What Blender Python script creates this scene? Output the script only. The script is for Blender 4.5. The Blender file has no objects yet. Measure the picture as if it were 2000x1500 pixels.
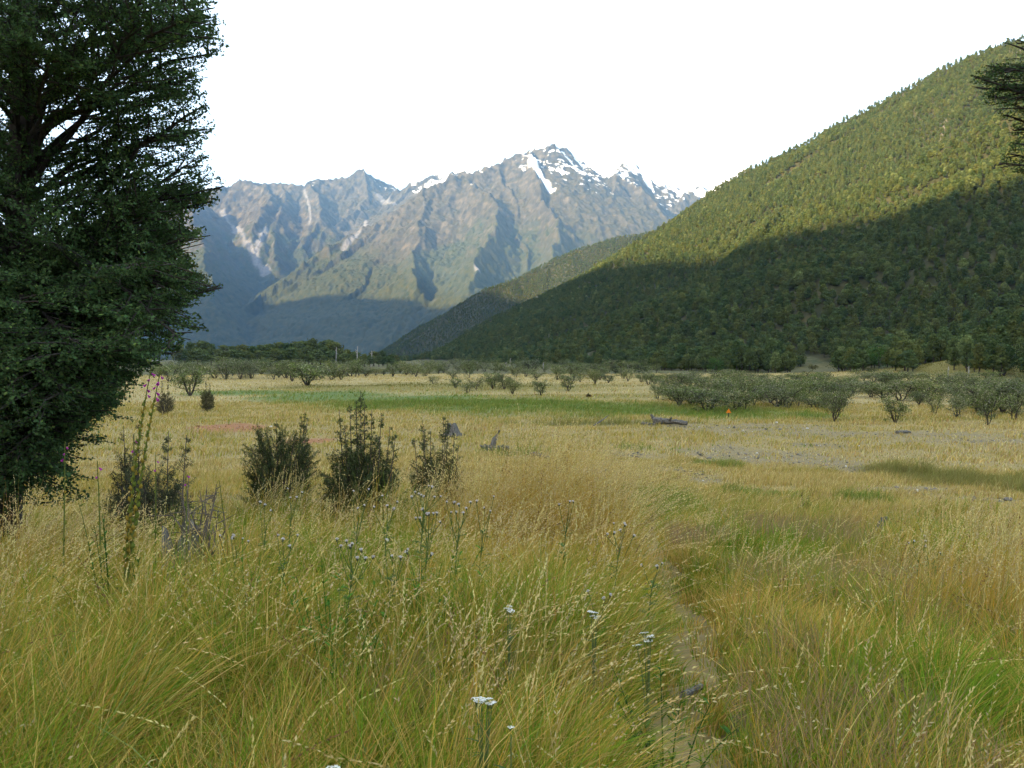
import bpy, math
import numpy as np
from mathutils import Vector, Matrix

# ------------------------------------------------------------------ scene, camera, light
S = bpy.context.scene
COL = S.collection
R = math.radians
FPX = 1732.0                       # focal length in pixels of the 2000 x 1500 photograph
EYE = 4.0                          # eye height above the valley flat (the camera stands on a terrace)
PITCH = math.atan(50.0 / FPX)      # camera tilted down a little: horizon at row 700

cam_data = bpy.data.cameras.new("camera")
cam_data.sensor_width = 36.0
cam_data.lens = 36.0 * FPX / 2000.0
cam_data.clip_start = 0.05
cam_data.clip_end = 40000.0
cam = bpy.data.objects.new("camera", cam_data)
cam.location = (0, 0, EYE)
cam.rotation_euler = (math.pi / 2 - PITCH, 0, 0)
COL.objects.link(cam)
S.camera = cam

SUN_EL = R(20.0)
SUN_AZ = R(-133.0)                 # measured from the view direction (+Y), negative = to the left
SUN = np.array([math.sin(SUN_AZ) * math.cos(SUN_EL), math.cos(SUN_AZ) * math.cos(SUN_EL), math.sin(SUN_EL)])

world = bpy.data.worlds.new("World")
S.world = world
world.use_nodes = True
wn, wl = world.node_tree.nodes, world.node_tree.links
wn.clear()
w_out = wn.new("ShaderNodeOutputWorld")
w_bg = wn.new("ShaderNodeBackground")
w_sky = wn.new("ShaderNodeTexSky")
w_sky.sky_type = 'NISHITA'
w_sky.sun_disc = False
w_sky.sun_elevation = SUN_EL
w_sky.sun_rotation = SUN_AZ
w_sky.air_density = 1.0
w_sky.dust_density = 2.5
w_sky.ozone_density = 1.0
w_bg.inputs['Strength'].default_value = 0.08
w_veil = wn.new("ShaderNodeBackground")       # thin bright overcast veil
w_veil.inputs['Color'].default_value = (0.88, 0.96, 1.0, 1)
w_veil.inputs['Strength'].default_value = 0.30
w_add = wn.new("ShaderNodeAddShader")
wl.new(w_sky.outputs[0], w_bg.inputs['Color'])
wl.new(w_bg.outputs[0], w_add.inputs[0])
wl.new(w_veil.outputs[0], w_add.inputs[1])
wl.new(w_add.outputs[0], w_out.inputs['Surface'])

sun_data = bpy.data.lights.new("sun", 'SUN')
sun_data.energy = 5.0
sun_data.angle = R(0.4)
sun_data.color = (1.0, 0.76, 0.46)
sun = bpy.data.objects.new("sun", sun_data)
sun.rotation_euler = Vector(SUN).to_track_quat('Z', 'Y').to_euler()
sun.location = (0, 0, 50)
COL.objects.link(sun)

S.view_settings.view_transform = 'Standard'
S.view_settings.look = 'None'
S.view_settings.exposure = 2.05
S.view_settings.gamma = 1.0
S.render.engine = 'CYCLES'
cy = S.cycles
cy.max_bounces = 5
cy.diffuse_bounces = 3
cy.glossy_bounces = 1
cy.transmission_bounces = 3
cy.volume_bounces = 0
cy.transparent_max_bounces = 4
cy.use_denoising = True
cy.use_adaptive_sampling = True
cy.adaptive_threshold = 0.02
cy.sample_clamp_indirect = 6.0
cy.caustics_reflective = False
cy.caustics_refractive = False

HAZE_DENSITY = 4.2e-5

rng = np.random.default_rng(11)

# ------------------------------------------------------------------ numeric helpers
def px_dir(px, py):
    """direction of the photograph's pixel, scaled so that its forward (Y) part is 1"""
    u = (np.asarray(px, float) - 1000.0) / FPX
    v = (750.0 - np.asarray(py, float)) / FPX
    cp, sp = math.cos(PITCH), math.sin(PITCH)
    dy = cp + v * sp
    dz = -sp + v * cp
    return u / dy, dz / dy

def at(px, py, Y):
    a, b = px_dir(px, py)
    return np.array([a * Y, Y, EYE + b * Y])

def to_px(x, y, z):
    cp, sp = math.cos(PITCH), math.sin(PITCH)
    f = y * cp - (z - EYE) * sp
    up = y * sp + (z - EYE) * cp
    f = np.where(f < 0.05, 0.05, f)
    return 1000 + FPX * x / f, 750 - FPX * up / f

def smooth(a, b, x):
    t = np.clip((x - a) / (b - a), 0, 1)
    return t * t * (3 - 2 * t)

def _hash(ix, iy, seed):
    h = (ix.astype(np.int64) * 374761393 + iy.astype(np.int64) * 668265263 + seed * 1442695041) & 0xFFFFFFFF
    h = ((h ^ (h >> 13)) * 1274126177) & 0xFFFFFFFF
    h = h ^ (h >> 16)
    return (h & 0xFFFFFF) / float(0xFFFFFF)

def vnoise(x, y, seed=0):
    x = np.asarray(x, float); y = np.asarray(y, float)
    ix, iy = np.floor(x), np.floor(y)
    fx, fy = x - ix, y - iy
    fx = fx * fx * fx * (fx * (fx * 6 - 15) + 10)
    fy = fy * fy * fy * (fy * (fy * 6 - 15) + 10)
    a = _hash(ix, iy, seed); b = _hash(ix + 1, iy, seed)
    c = _hash(ix, iy + 1, seed); d = _hash(ix + 1, iy + 1, seed)
    return (a + (b - a) * fx) * (1 - fy) + (c + (d - c) * fx) * fy

def fbm(x, y, octaves=4, seed=0, gain=0.5):
    s = 0.0; amp = 1.0; tot = 0.0
    c, q = math.cos(0.6), math.sin(0.6)
    for o in range(octaves):
        s = s + amp * vnoise(x, y, seed + o * 17)
        tot += amp
        amp *= gain
        x, y = (c * x - q * y) * 2.03 + 3.1, (q * x + c * y) * 2.03 - 7.7
    return s / tot

def ridged(x, y, octaves=4, seed=0, gain=0.5):
    s = 0.0; amp = 1.0; tot = 0.0
    c, q = math.cos(0.6), math.sin(0.6)
    for o in range(octaves):
        s = s + amp * (1 - np.abs(2 * vnoise(x, y, seed + o * 17) - 1))
        tot += amp
        amp *= gain
        x, y = (c * x - q * y) * 2.03 + 3.1, (q * x + c * y) * 2.03 - 7.7
    return s / tot

# ------------------------------------------------------------------ mesh helpers
def mesh_np(name, verts, quads=None, tris=None, mat=None, col=None, attrs=None, smooth_shade=False, parent=None, link=True, facecol=None):
    """one mesh object from numpy arrays; col = per-vertex colour, attrs = {name: per-vertex float}"""
    me = bpy.data.meshes.new(name)
    verts = np.ascontiguousarray(verts, dtype=np.float32)
    me.vertices.add(len(verts))
    me.vertices.foreach_set('co', verts.ravel())
    nq = 0 if quads is None else len(quads)
    nt = 0 if tris is None else len(tris)
    idx = []
    if nq: idx.append(np.asarray(quads, np.int32).ravel())
    if nt: idx.append(np.asarray(tris, np.int32).ravel())
    idx = np.concatenate(idx)
    me.loops.add(len(idx))
    me.loops.foreach_set('vertex_index', idx)
    me.polygons.add(nq + nt)
    ls = np.concatenate([np.arange(nq, dtype=np.int32) * 4, nq * 4 + np.arange(nt, dtype=np.int32) * 3])
    me.polygons.foreach_set('loop_start', ls)
    me.polygons.foreach_set('use_smooth', np.full(nq + nt, smooth_shade, dtype=bool))
    me.update(calc_edges=True)
    if col is not None:
        a = me.attributes.new('Col', 'FLOAT_COLOR', 'POINT')
        c4 = np.ones((len(verts), 4), np.float32)
        c4[:, :3] = col
        a.data.foreach_set('color', c4.ravel())
    if attrs:
        for k, v in attrs.items():
            a = me.attributes.new(k, 'FLOAT', 'POINT')
            a.data.foreach_set('value', np.ascontiguousarray(v, np.float32))
    if mat is not None:
        me.materials.append(mat)
    ob = bpy.data.objects.new(name, me)
    if link:
        COL.objects.link(ob)
    if parent is not None:
        ob.parent = parent
    return ob

class Geo:
    """collects numpy geometry pieces into one mesh"""
    def __init__(self):
        self.v = []; self.q = []; self.t = []; self.c = []; self.n = 0
    def add(self, v, q=None, t=None, c=None):
        v = np.asarray(v, float).reshape(-1, 3)
        self.v.append(v)
        if q is not None and len(q): self.q.append(np.asarray(q, np.int64) + self.n)
        if t is not None and len(t): self.t.append(np.asarray(t, np.int64) + self.n)
        if c is None: c = (1, 1, 1)
        self.c.append(np.broadcast_to(np.asarray(c, float), (len(v), 3)))
        self.n += len(v)
    def tube(self, pts, rad, sides=6, c=None, cap=True, jitter=0.0, g=None):
        pts = np.asarray(pts, float); rad = np.broadcast_to(np.asarray(rad, float), (len(pts),))
        n = len(pts)
        tan = np.gradient(pts, axis=0)
        tan /= np.linalg.norm(tan, axis=1, keepdims=True) + 1e-9
        ref = np.where(np.abs(tan[:, 2:3]) > 0.9, np.array([[1.0, 0, 0]]), np.array([[0, 0, 1.0]]))
        a = np.cross(tan, ref); a /= np.linalg.norm(a, axis=1, keepdims=True) + 1e-9
        b = np.cross(tan, a)
        th = np.arange(sides) / sides * 2 * np.pi
        rr = rad[:, None] * np.ones((n, sides))
        if jitter:
            rr = rr * (1 + jitter * (g or rng).uniform(-1, 1, (n, sides)))
        ring = pts[:, None, :] + (a[:, None, :] * np.cos(th)[None, :, None] + b[:, None, :] * np.sin(th)[None, :, None]) * rr[:, :, None]
        i = np.arange(n - 1)[:, None] * sides; j = np.arange(sides)[None, :]; j2 = (j + 1) % sides
        q = np.stack([i + j, i + j2, i + sides + j2, i + sides + j], -1).reshape(-1, 4)
        v = ring.reshape(-1, 3)
        t = None
        if cap:
            v = np.vstack([v, pts[0], pts[-1]])
            k = n * sides
            jj = np.arange(sides); j3 = (jj + 1) % sides
            t = np.vstack([np.stack([jj * 0 + k, j3, jj], -1), np.stack([jj * 0 + k + 1, (n - 1) * sides + jj, (n - 1) * sides + j3], -1)])
        self.add(v, q, t, c)
    def build(self, name, mat, parent=None, smooth_shade=False, link=True):
        v = np.vstack(self.v)
        q = np.vstack(self.q) if self.q else None
        t = np.vstack(self.t) if self.t else None
        return mesh_np(name, v, q, t, mat, col=np.vstack(self.c), smooth_shade=smooth_shade, parent=parent, link=link)

def tag(o, label=None, cat=None, group=None, kind=None):
    if label: o['label'] = label
    if cat: o['category'] = cat
    if group: o['group'] = group
    if kind: o['kind'] = kind
    return o

def empty(name, loc=(0, 0, 0), rz=0.0, label=None, cat=None, group=None):
    o = bpy.data.objects.new(name, None)
    COL.objects.link(o)
    o.location = loc
    o.rotation_euler = (0, 0, rz)
    o.empty_display_size = 0.2
    return tag(o, label, cat, group)

def children(o):
    return [c for c in bpy.data.objects if c.parent == o]

def copy_tree(parts, root, loc, rz, scale, label, group=None):
    """copy of a thing and its parts: parts = [(part, [sub-parts])], kept by the builder of the first one"""
    r = root.copy()
    COL.objects.link(r)
    r.location = loc; r.rotation_euler = (0, 0, rz); r.scale = scale
    r['label'] = label
    if group: r['group'] = group
    elif 'group' in r: del r['group']
    for p in parts:
        c = p.copy(); COL.objects.link(c); c.parent = r
    return r

def unit(v):
    v = np.asarray(v, float)
    return v / (np.linalg.norm(v, axis=-1, keepdims=True) + 1e-12)

# ------------------------------------------------------------------ materials
def new_mat(name):
    m = bpy.data.materials.new(name)
    m.use_nodes = True
    m.node_tree.nodes.clear()
    return m, m.node_tree.nodes, m.node_tree.links

def leaf_mat(name, tint=(1, 1, 1), trans=0.35, rand=0.0, rand_ramp=None):
    """two-sided foliage: vertex colour 'Col' (species, age of leaf) times tint; some light passes through"""
    m, n, l = new_mat(name)
    out = n.new("ShaderNodeOutputMaterial")
    at_ = n.new("ShaderNodeAttribute"); at_.attribute_name = 'Col'
    mul = n.new("ShaderNodeMix"); mul.data_type = 'RGBA'; mul.blend_type = 'MULTIPLY'
    mul.inputs[0].default_value = 1.0
    l.new(at_.outputs['Color'], mul.inputs[6])
    if rand_ramp:
        oi = n.new("ShaderNodeObjectInfo")
        rp = n.new("ShaderNodeValToRGB")
        el = rp.color_ramp.elements
        while len(el) > 1: el.remove(el[0])
        for i, (p, c) in enumerate(rand_ramp):
            e = el[0] if i == 0 else el.new(p)
            e.position = p; e.color = (*c, 1)
        l.new(oi.outputs['Random'], rp.inputs[0])
        l.new(rp.outputs[0], mul.inputs[7])
    else:
        mul.inputs[7].default_value = (*tint, 1)
    d = n.new("ShaderNodeBsdfDiffuse"); t = n.new("ShaderNodeBsdfTranslucent")
    mx = n.new("ShaderNodeMixShader"); mx.inputs[0].default_value = trans
    l.new(mul.outputs[2], d.inputs[0]); l.new(mul.outputs[2], t.inputs[0])
    l.new(d.outputs[0], mx.inputs[1]); l.new(t.outputs[0], mx.inputs[2])
    l.new(mx.outputs[0], out.inputs[0])
    return m

def wood_mat(name, c1, c2, scale=(18, 18, 3), bump=0.4):
    m, n, l = new_mat(name)
    out = n.new("ShaderNodeOutputMaterial")
    tc = n.new("ShaderNodeTexCoord"); mp = n.new("ShaderNodeMapping")
    mp.inputs['Scale'].default_value = scale
    no = n.new("ShaderNodeTexNoise"); no.inputs['Scale'].default_value = 1.0; no.inputs['Detail'].default_value = 6
    rp = n.new("ShaderNodeValToRGB")
    rp.color_ramp.elements[0].position = 0.3; rp.color_ramp.elements[0].color = (*c1, 1)
    rp.color_ramp.elements[1].position = 0.7; rp.color_ramp.elements[1].color = (*c2, 1)
    bp = n.new("ShaderNodeBump"); bp.inputs['Strength'].default_value = bump; bp.inputs['Distance'].default_value = 0.02
    p = n.new("ShaderNodeBsdfPrincipled"); p.inputs['Roughness'].default_value = 0.9
    p.inputs['Specular IOR Level'].default_value = 0.15
    l.new(tc.outputs['Object'], mp.inputs[0]); l.new(mp.outputs[0], no.inputs['Vector'])
    l.new(no.outputs[0], rp.inputs[0]); l.new(rp.outputs[0], p.inputs['Base Color'])
    l.new(no.outputs[0], bp.inputs['Height']); l.new(bp.outputs[0], p.inputs['Normal'])
    l.new(p.outputs[0], out.inputs[0])
    return m

def plain_mat(name, c, rough=0.7, trans=0.0):
    m, n, l = new_mat(name)
    out = n.new("ShaderNodeOutputMaterial")
    no = n.new("ShaderNodeTexNoise"); no.inputs['Scale'].default_value = 60.0
    hs = n.new("ShaderNodeHueSaturation"); hs.inputs['Color'].default_value = (*c, 1)
    mr = n.new("ShaderNodeMapRange"); mr.inputs[3].default_value = 0.8; mr.inputs[4].default_value = 1.15
    l.new(no.outputs[0], mr.inputs[0]); l.new(mr.outputs[0], hs.inputs['Value'])
    p = n.new("ShaderNodeBsdfPrincipled"); p.inputs['Roughness'].default_value = rough
    p.inputs['Specular IOR Level'].default_value = 0.2
    l.new(hs.outputs[0], p.inputs['Base Color'])
    l.new(p.outputs[0], out.inputs[0])
    return m

def col_mat(name, rough=0.85, bump=0.0, bscale=30.0):
    """vertex colour times fine noise"""
    m, n, l = new_mat(name)
    out = n.new("ShaderNodeOutputMaterial")
    a = n.new("ShaderNodeAttribute"); a.attribute_name = 'Col'
    no = n.new("ShaderNodeTexNoise"); no.inputs['Scale'].default_value = bscale; no.inputs['Detail'].default_value = 5
    tc = n.new("ShaderNodeTexCoord"); l.new(tc.outputs['Object'], no.inputs['Vector'])
    mr = n.new("ShaderNodeMapRange"); mr.inputs[3].default_value = 0.55; mr.inputs[4].default_value = 1.4
    hs = n.new("ShaderNodeHueSaturation")
    l.new(no.outputs[0], mr.inputs[0]); l.new(mr.outputs[0], hs.inputs['Value']); l.new(a.outputs['Color'], hs.inputs['Color'])
    p = n.new("ShaderNodeBsdfPrincipled"); p.inputs['Roughness'].default_value = rough
    p.inputs['Specular IOR Level'].default_value = 0.15
    l.new(hs.outputs[0], p.inputs['Base Color'])
    if bump:
        bp = n.new("ShaderNodeBump"); bp.inputs['Strength'].default_value = bump; bp.inputs['Distance'].default_value = 0.05
        l.new(no.outputs[0], bp.inputs['Height']); l.new(bp.outputs[0], p.inputs['Normal'])
    l.new(p.outputs[0], out.inputs[0])
    return m
# ------------------------------------------------------------------ terrain
class Ridge:
    """a crest line through points given as (column, row, distance) of the view, with sloping flanks and ribs"""
    def __init__(self, pts, slope=0.5, steep=0.0, L=200.0, lam=0.0, amp=0.0, seed=0, jag=0.0):
        self.p = np.array([at(*q) for q in pts])
        d = np.linalg.norm(np.diff(self.p[:, :2], axis=0), axis=1)
        self.s = np.concatenate([[0], np.cumsum(d)])
        self.slope, self.steep, self.L, self.lam, self.amp, self.seed, self.jag = slope, steep, L, lam, amp, seed, jag
    def height(self, x, y):
        best = np.full(x.shape, -1e9); bs = np.zeros(x.shape); bd = np.zeros(x.shape)
        for i in range(len(self.p) - 1):
            a, b = self.p[i], self.p[i + 1]
            ex, ey = b[0] - a[0], b[1] - a[1]
            q = ex * ex + ey * ey
            t = np.clip(((x - a[0]) * ex + (y - a[1]) * ey) / q, 0, 1)
            d = np.hypot(x - a[0] - t * ex, y - a[1] - t * ey)
            z = a[2] + (b[2] - a[2]) * t - self.slope * d
            if self.steep:
                z = z - self.steep * self.L * (1 - np.exp(-d / self.L))
            m = z > best
            best = np.where(m, z, best)
            bs = np.where(m, self.s[i] + t * math.sqrt(q), bs)
            bd = np.where(m, d, bd)
        if self.amp:
            w = 1.6 * self.lam * (fbm(bs / self.lam * 0.45, bd / self.lam * 0.35, 3, self.seed + 5) - 0.5)
            r = 0.55 * ridged((bs + w) / self.lam, bd / (self.lam * 3.0) + self.seed, 3, self.seed, 0.6) + 0.45 * ridged((bs + 0.7 * w) / (self.lam * 0.38) + 5, bd / (self.lam * 1.3) + self.seed, 3, self.seed + 7, 0.6)
            best = best - (0.7 + 1.6 * fbm(bs / self.lam * 0.3 + 3, bd / self.lam * 0.3, 2, self.seed + 9)) * self.amp * (1 - r) * (1 - np.exp(-bd / (self.lam * 0.8)))
        if self.jag:
            best = best + self.jag * (ridged(bs / 170.0, bd / 260.0, 3, self.seed + 3) - 0.62) * np.exp(-bd / 350.0)
        return best

HILL = [
    Ridge([(2330, 20, 860), (2100, 50, 920), (1940, 97, 960), (1850, 132, 985), (1760, 174, 1010), (1650, 230, 1040), (1560, 280, 1060),
           (1480, 324, 1080), (1430, 352, 1090), (1380, 387, 1100), (1320, 427, 1100), (1250, 470, 1090), (1205, 499, 1075),
           (1150, 535, 1050), (1080, 590, 1010), (1000, 645, 960), (930, 692, 900)], slope=0.52, steep=0.16, L=90, lam=210, amp=20, seed=3),
    Ridge([(2330, 120, 520), (2160, 150, 550), (2050, 195, 570), (1930, 232, 580), (1830, 287, 580), (1700, 377, 570), (1600, 442, 550), (1530, 490, 540),
           (1440, 545, 520), (1340, 600, 490), (1230, 655, 460), (1150, 692, 430)], slope=0.47, steep=0.14, L=70, lam=150, amp=12, seed=9),
    Ridge([(1270, 452, 2320), (1185, 469, 2250), (1120, 489, 2200), (1060, 517, 2150), (1000, 547, 2080), (930, 577, 2000), (870, 610, 1920),
           (820, 650, 1830), (770, 694, 1730)], slope=0.60, lam=200, amp=18, seed=14),
    Ridge([(2500, 470, 190), (2250, 560, 235), (2000, 640, 290), (1850, 670, 330), (1650, 690, 370)], slope=0.38, lam=90, amp=5, seed=17),
]
MOUNT = [
    # central massif, from the snowy summit down to the valley
    Ridge([(1130, 303, 7250), (1100, 294, 7150), (1075, 285, 7000), (1050, 294, 6950), (1020, 304, 6880), (980, 321, 6800), (930, 336, 6700),
           (880, 347, 6580), (830, 369, 6440), (795, 393, 6340), (760, 409, 6240), (729, 427, 6150), (675, 457, 5980), (612, 502, 5760),
           (570, 533, 5620), (528, 568, 5480), (471, 604, 5280), (420, 655, 5050)], slope=0.58, steep=0.25, L=250, lam=420, amp=110, seed=21, jag=60),
    Ridge([(830, 369, 6480), (824, 420, 6050), (812, 470, 5650), (803, 505, 5350), (812, 565, 4900)], slope=0.85, lam=170, amp=60, seed=22, jag=30),
    Ridge([(905, 343, 6650), (936, 372, 6250), (958, 398, 5950), (952, 450, 5450), (930, 500, 5000), (915, 565, 4500)], slope=0.9, lam=170, amp=60, seed=23, jag=30),
    Ridge([(975, 325, 6750), (990, 360, 6450), (1003, 400, 6150), (1000, 440, 5800), (1022, 510, 5300)], slope=0.95, lam=150, amp=60, seed=24, jag=30),
    Ridge([(1040, 298, 6900), (1042, 345, 6400), (1064, 396, 5950), (1086, 430, 5600), (1078, 505, 5000)], slope=0.95, lam=150, amp=60, seed=25, jag=40),
    # pyramid right of the gully
    Ridge([(1230, 299, 7700), (1205, 340, 7050), (1192, 390, 6500), (1183, 440, 6050), (1172, 490, 5600)], slope=0.75, steep=0.1, L=200, lam=220, amp=80, seed=31, jag=50),
    Ridge([(1205, 340, 7050), (1262, 382, 6700), (1312, 438, 6350), (1350, 480, 6000)], slope=0.8, lam=220, amp=70, seed=32, jag=40),
    Ridge([(1205, 340, 7050), (1160, 372, 6800), (1135, 410, 6500), (1125, 450, 6200)], slope=0.85, lam=200, amp=60, seed=33, jag=40),
    Ridge([(1420, 330, 8300), (1372, 360, 7700), (1344, 370, 7450), (1325, 398, 7200), (1330, 440, 6800)], slope=0.8, lam=220, amp=70, seed=34, jag=50),
    # snowy range behind
    Ridge([(770, 378, 8200), (800, 362, 8250), (830, 350, 8300), (870, 333, 8400), (905, 332, 8500), (950, 335, 8500), (1010, 320, 8300), (1080, 290, 8000),
           (1110, 302, 8200), (1150, 307, 8300), (1195, 313, 8300), (1230, 298, 8200), (1265, 319, 8300), (1330, 319, 8600), (1400, 325, 8800),
           (1450, 331, 9000), (1540, 350, 9000)], slope=0.5, steep=0.3, L=250, lam=380, amp=130, seed=41, jag=110),
    # the range on the other side of the side valley
    Ridge([(120, 520, 7500), (220, 462, 7600), (310, 420, 7700), (384, 388, 7800), (420, 372, 7900), (450, 361, 8000), (490, 357, 8000), (520, 363, 8100), (560, 360, 8100), (590, 365, 8100),
           (612, 350, 8200), (640, 353, 8300), (680, 343, 8400), (712, 335, 8500), (745, 353, 8600), (780, 375, 8800), (800, 381, 9100), (830, 362, 9291)],
          slope=0.62, steep=0.25, L=220, lam=330, amp=110, seed=51, jag=60),
    Ridge([(495, 358, 7980), (527, 378, 7650), (503, 420, 7200), (494, 455, 6850)], slope=0.85, lam=180, amp=55, seed=52, jag=40),
    Ridge([(545, 361, 8080), (547, 405, 7500), (530, 445, 7100), (533, 505, 6600)], slope=0.85, lam=180, amp=55, seed=53, jag=40),
    Ridge([(603, 358, 8150), (622, 420, 7450), (580, 480, 7000), (540, 545, 6550)], slope=0.75, lam=200, amp=55, seed=54, jag=40),
    Ridge([(712, 335, 8500), (714, 369, 8200), (703, 408, 7800), (660, 437, 7500), (615, 488, 7050)], slope=0.75, lam=220, amp=75, seed=55, jag=50),
    Ridge([(384, 388, 7400), (376, 425, 6800), (387, 460, 6250), (400, 500, 5750), (408, 545, 5350), (414, 588, 5000)],
          slope=0.80, lam=330, amp=40, seed=61),
]

def near_ground(x, y):
    """terrace under the camera, easing down to the valley flat"""
    r = np.hypot(x, np.maximum(y, 0) + np.where(y < 0, 0, 0))
    r = np.where(y < 0, np.minimum(np.abs(x), r), r)
    t = np.clip((r - 3.5) / 30.0, 0, 1)
    z = 2.40 * (1 - t) ** 1.45
    far = smooth(30, 90, r)
    z = z + (fbm(x / 2.6, y / 2.6, 3, 71) - 0.5) * 0.22 * smooth(2, 6, r) * (1 - 0.6 * far)
    z = z + (fbm(x / 17.0, y / 17.0, 2, 72) - 0.5) * 0.34 * smooth(14, 30, r)
    return z

def hills(x, y):
    wx = (fbm(x / 110, y / 110, 3, 81) - 0.5) * 22
    wy = (fbm(x / 110, y / 110, 3, 82) - 0.5) * 22
    h = np.full(x.shape, -1e9)
    for r_ in HILL:
        h = np.maximum(h, r_.height(x + wx, y + wy))
    return h + (fbm(x / 70, y / 70, 3, 83) - 0.5) * 10 * smooth(10, 80, h)

def mounts(x, y):
    wx = (fbm(x / 420, y / 420, 2, 84) - 0.5) * 110 + (fbm(x / 130, y / 130, 3, 88) - 0.5) * 70
    wy = (fbm(x / 420, y / 420, 2, 85) - 0.5) * 110 + (fbm(x / 130, y / 130, 3, 89) - 0.5) * 70
    h = np.full(x.shape, -1e9)
    for r_ in MOUNT:
        h = np.maximum(h, r_.height(x + wx, y + wy))
    rough = smooth(250, 900, h)
    h = h + (ridged(x / 210, y / 330, 4, 86) - 0.6) * 62 * rough + (ridged(x / 60, y / 120, 3, 87) - 0.6) * 30 * rough
    return h

def terrain(x, y):
    x = np.asarray(x, float); y = np.asarray(y, float)
    r = np.hypot(x, y)
    g = near_ground(x, y)
    h = np.full(x.shape, -1e9)
    m = (r > 120) & (r < 3400) & (y > -600)
    if m.any():
        h[m] = hills(x[m], y[m])
    m2 = (r > 2300) & (y > 0)
    if m2.any():
        h[m2] = np.maximum(h[m2], mounts(x[m2], y[m2]))
    k = np.where(r < 2400, 5.0, 14.0)
    e = np.clip((h - g) / k, -40, 40)
    return np.where(e > 30, np.maximum(h, g), g + np.log1p(np.exp(e)) * k)

def zg(x, y):
    return float(terrain(np.array([x]), np.array([y]))[0])

def cast(pxs, pys, r0=2.0, r1=9000.0, n=900):
    """where the view rays through these pixels first meet the terrain"""
    pxs = np.asarray(pxs, float); pys = np.asarray(pys, float)
    a, b = px_dir(pxs, pys)
    Y = np.geomspace(r0, r1, n)
    xx = a[:, None] * Y; yy = np.broadcast_to(Y, xx.shape); zz = EYE + b[:, None] * Y
    hit = zz < terrain(xx.ravel(), yy.ravel()).reshape(xx.shape)
    i = np.where(hit.any(1), hit.argmax(1), n - 1)
    lo, hi = Y[np.maximum(i - 1, 0)], Y[i]
    for _ in range(12):
        mid = 0.5 * (lo + hi)
        below = EYE + b * mid < terrain(a * mid, mid)
        hi = np.where(below, mid, hi); lo = np.where(below, lo, mid)
    return np.stack([a * hi, hi, EYE + b * hi], -1), hit.any(1)

# side spurs of the near hill: laid along the slope and standing a little proud of it
for k_, (line, lift) in enumerate((([(1720, 212), (1660, 300), (1610, 370), (1565, 430), (1528, 486)], 24), ([(1500, 326), (1470, 390), (1432, 450), (1402, 500)], 15),
                                   ([(1935, 120), (1902, 180), (1872, 232), (1846, 276)], 18), ([(2030, 250), (1960, 300), (1900, 360), (1850, 430), (1800, 510)], 13),
                                   ([(1618, 255), (1565, 335), (1515, 415), (1480, 480)], 12), ([(1700, 470), (1640, 540), (1580, 610)], 9), ([(1330, 430), (1290, 490), (1240, 560)], 12))):
    q, ok = cast([p_[0] for p_ in line], [p_[1] for p_ in line], 150, 2600)
    lf_ = lift * np.array([0.1] + [0.8 + 0.2 * (i % 2) for i in range(1, len(line))])
    HILL.append(Ridge([(u_, v_, max(y_ - l_, 120)) for (u_, v_), y_, l_ in zip(line, q[:, 1], lf_)], slope=0.78, lam=60, amp=4, seed=120 + k_))

# polar sheet, shared by the meadow, the hillside and the mountains
NT = 1050
theta = np.linspace(R(-37.5), R(37.5), NT)
rows = np.concatenate([np.geomspace(0.6, 30, 110)[:-1], np.geomspace(30, 230, 90)[:-1], np.geomspace(230, 2700, 330)[:-1],
                       np.linspace(2700, 9800, 840)])
N_MEADOW = 110 + 90 - 2
N_HILL = N_MEADOW + 329
RR, TH = np.meshgrid(rows, theta, indexing='ij')
GX, GY = RR * np.sin(TH), RR * np.cos(TH)
GZ = terrain(GX.ravel(), GY.ravel()).reshape(GX.shape)
_ang = (GZ + 9 - EYE) / RR
HORIZON = np.maximum.accumulate((GZ - EYE) / RR, axis=0)   # steepest sight line up to each row, per column

def visible_from_eye(x, y, ztop):
    r = np.hypot(x, y); th = np.arctan2(x, y)
    i = np.clip(np.searchsorted(rows, r) - 3, 0, len(rows) - 1)
    j = np.clip(((th - theta[0]) / (theta[-1] - theta[0]) * (NT - 1)).round().astype(int), 0, NT - 1)
    return (ztop - EYE) / r >= HORIZON[i, j]

def grid_quads(nr, nc):
    i = np.arange(nr - 1)[:, None] * nc; j = np.arange(nc - 1)[None, :]
    return np.stack([i + j, i + j + 1, i + nc + j + 1, i + nc + j], -1).reshape(-1, 4)

def polyline_dist(x, y, pts):
    d = np.full(x.shape, 1e9)
    for a, b in zip(pts[:-1], pts[1:]):
        ex, ey = b[0] - a[0], b[1] - a[1]
        t = np.clip(((x - a[0]) * ex + (y - a[1]) * ey) / (ex * ex + ey * ey + 1e-9), 0, 1)
        d = np.minimum(d, np.hypot(x - a[0] - t * ex, y - a[1] - t * ey))
    return d
# ------------------------------------------------------------------ mountains (rows beyond N_HILL)
sl = slice(N_HILL, len(rows))
X, Y, Z = GX[sl], GY[sl], GZ[sl].copy()
nx_ = np.gradient(Z, axis=0) / np.gradient(RR[sl], axis=0)
tz_ = np.gradient(Z, axis=1) / (np.gradient(TH[sl], axis=1) * RR[sl])
steep = np.hypot(nx_, tz_)
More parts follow.
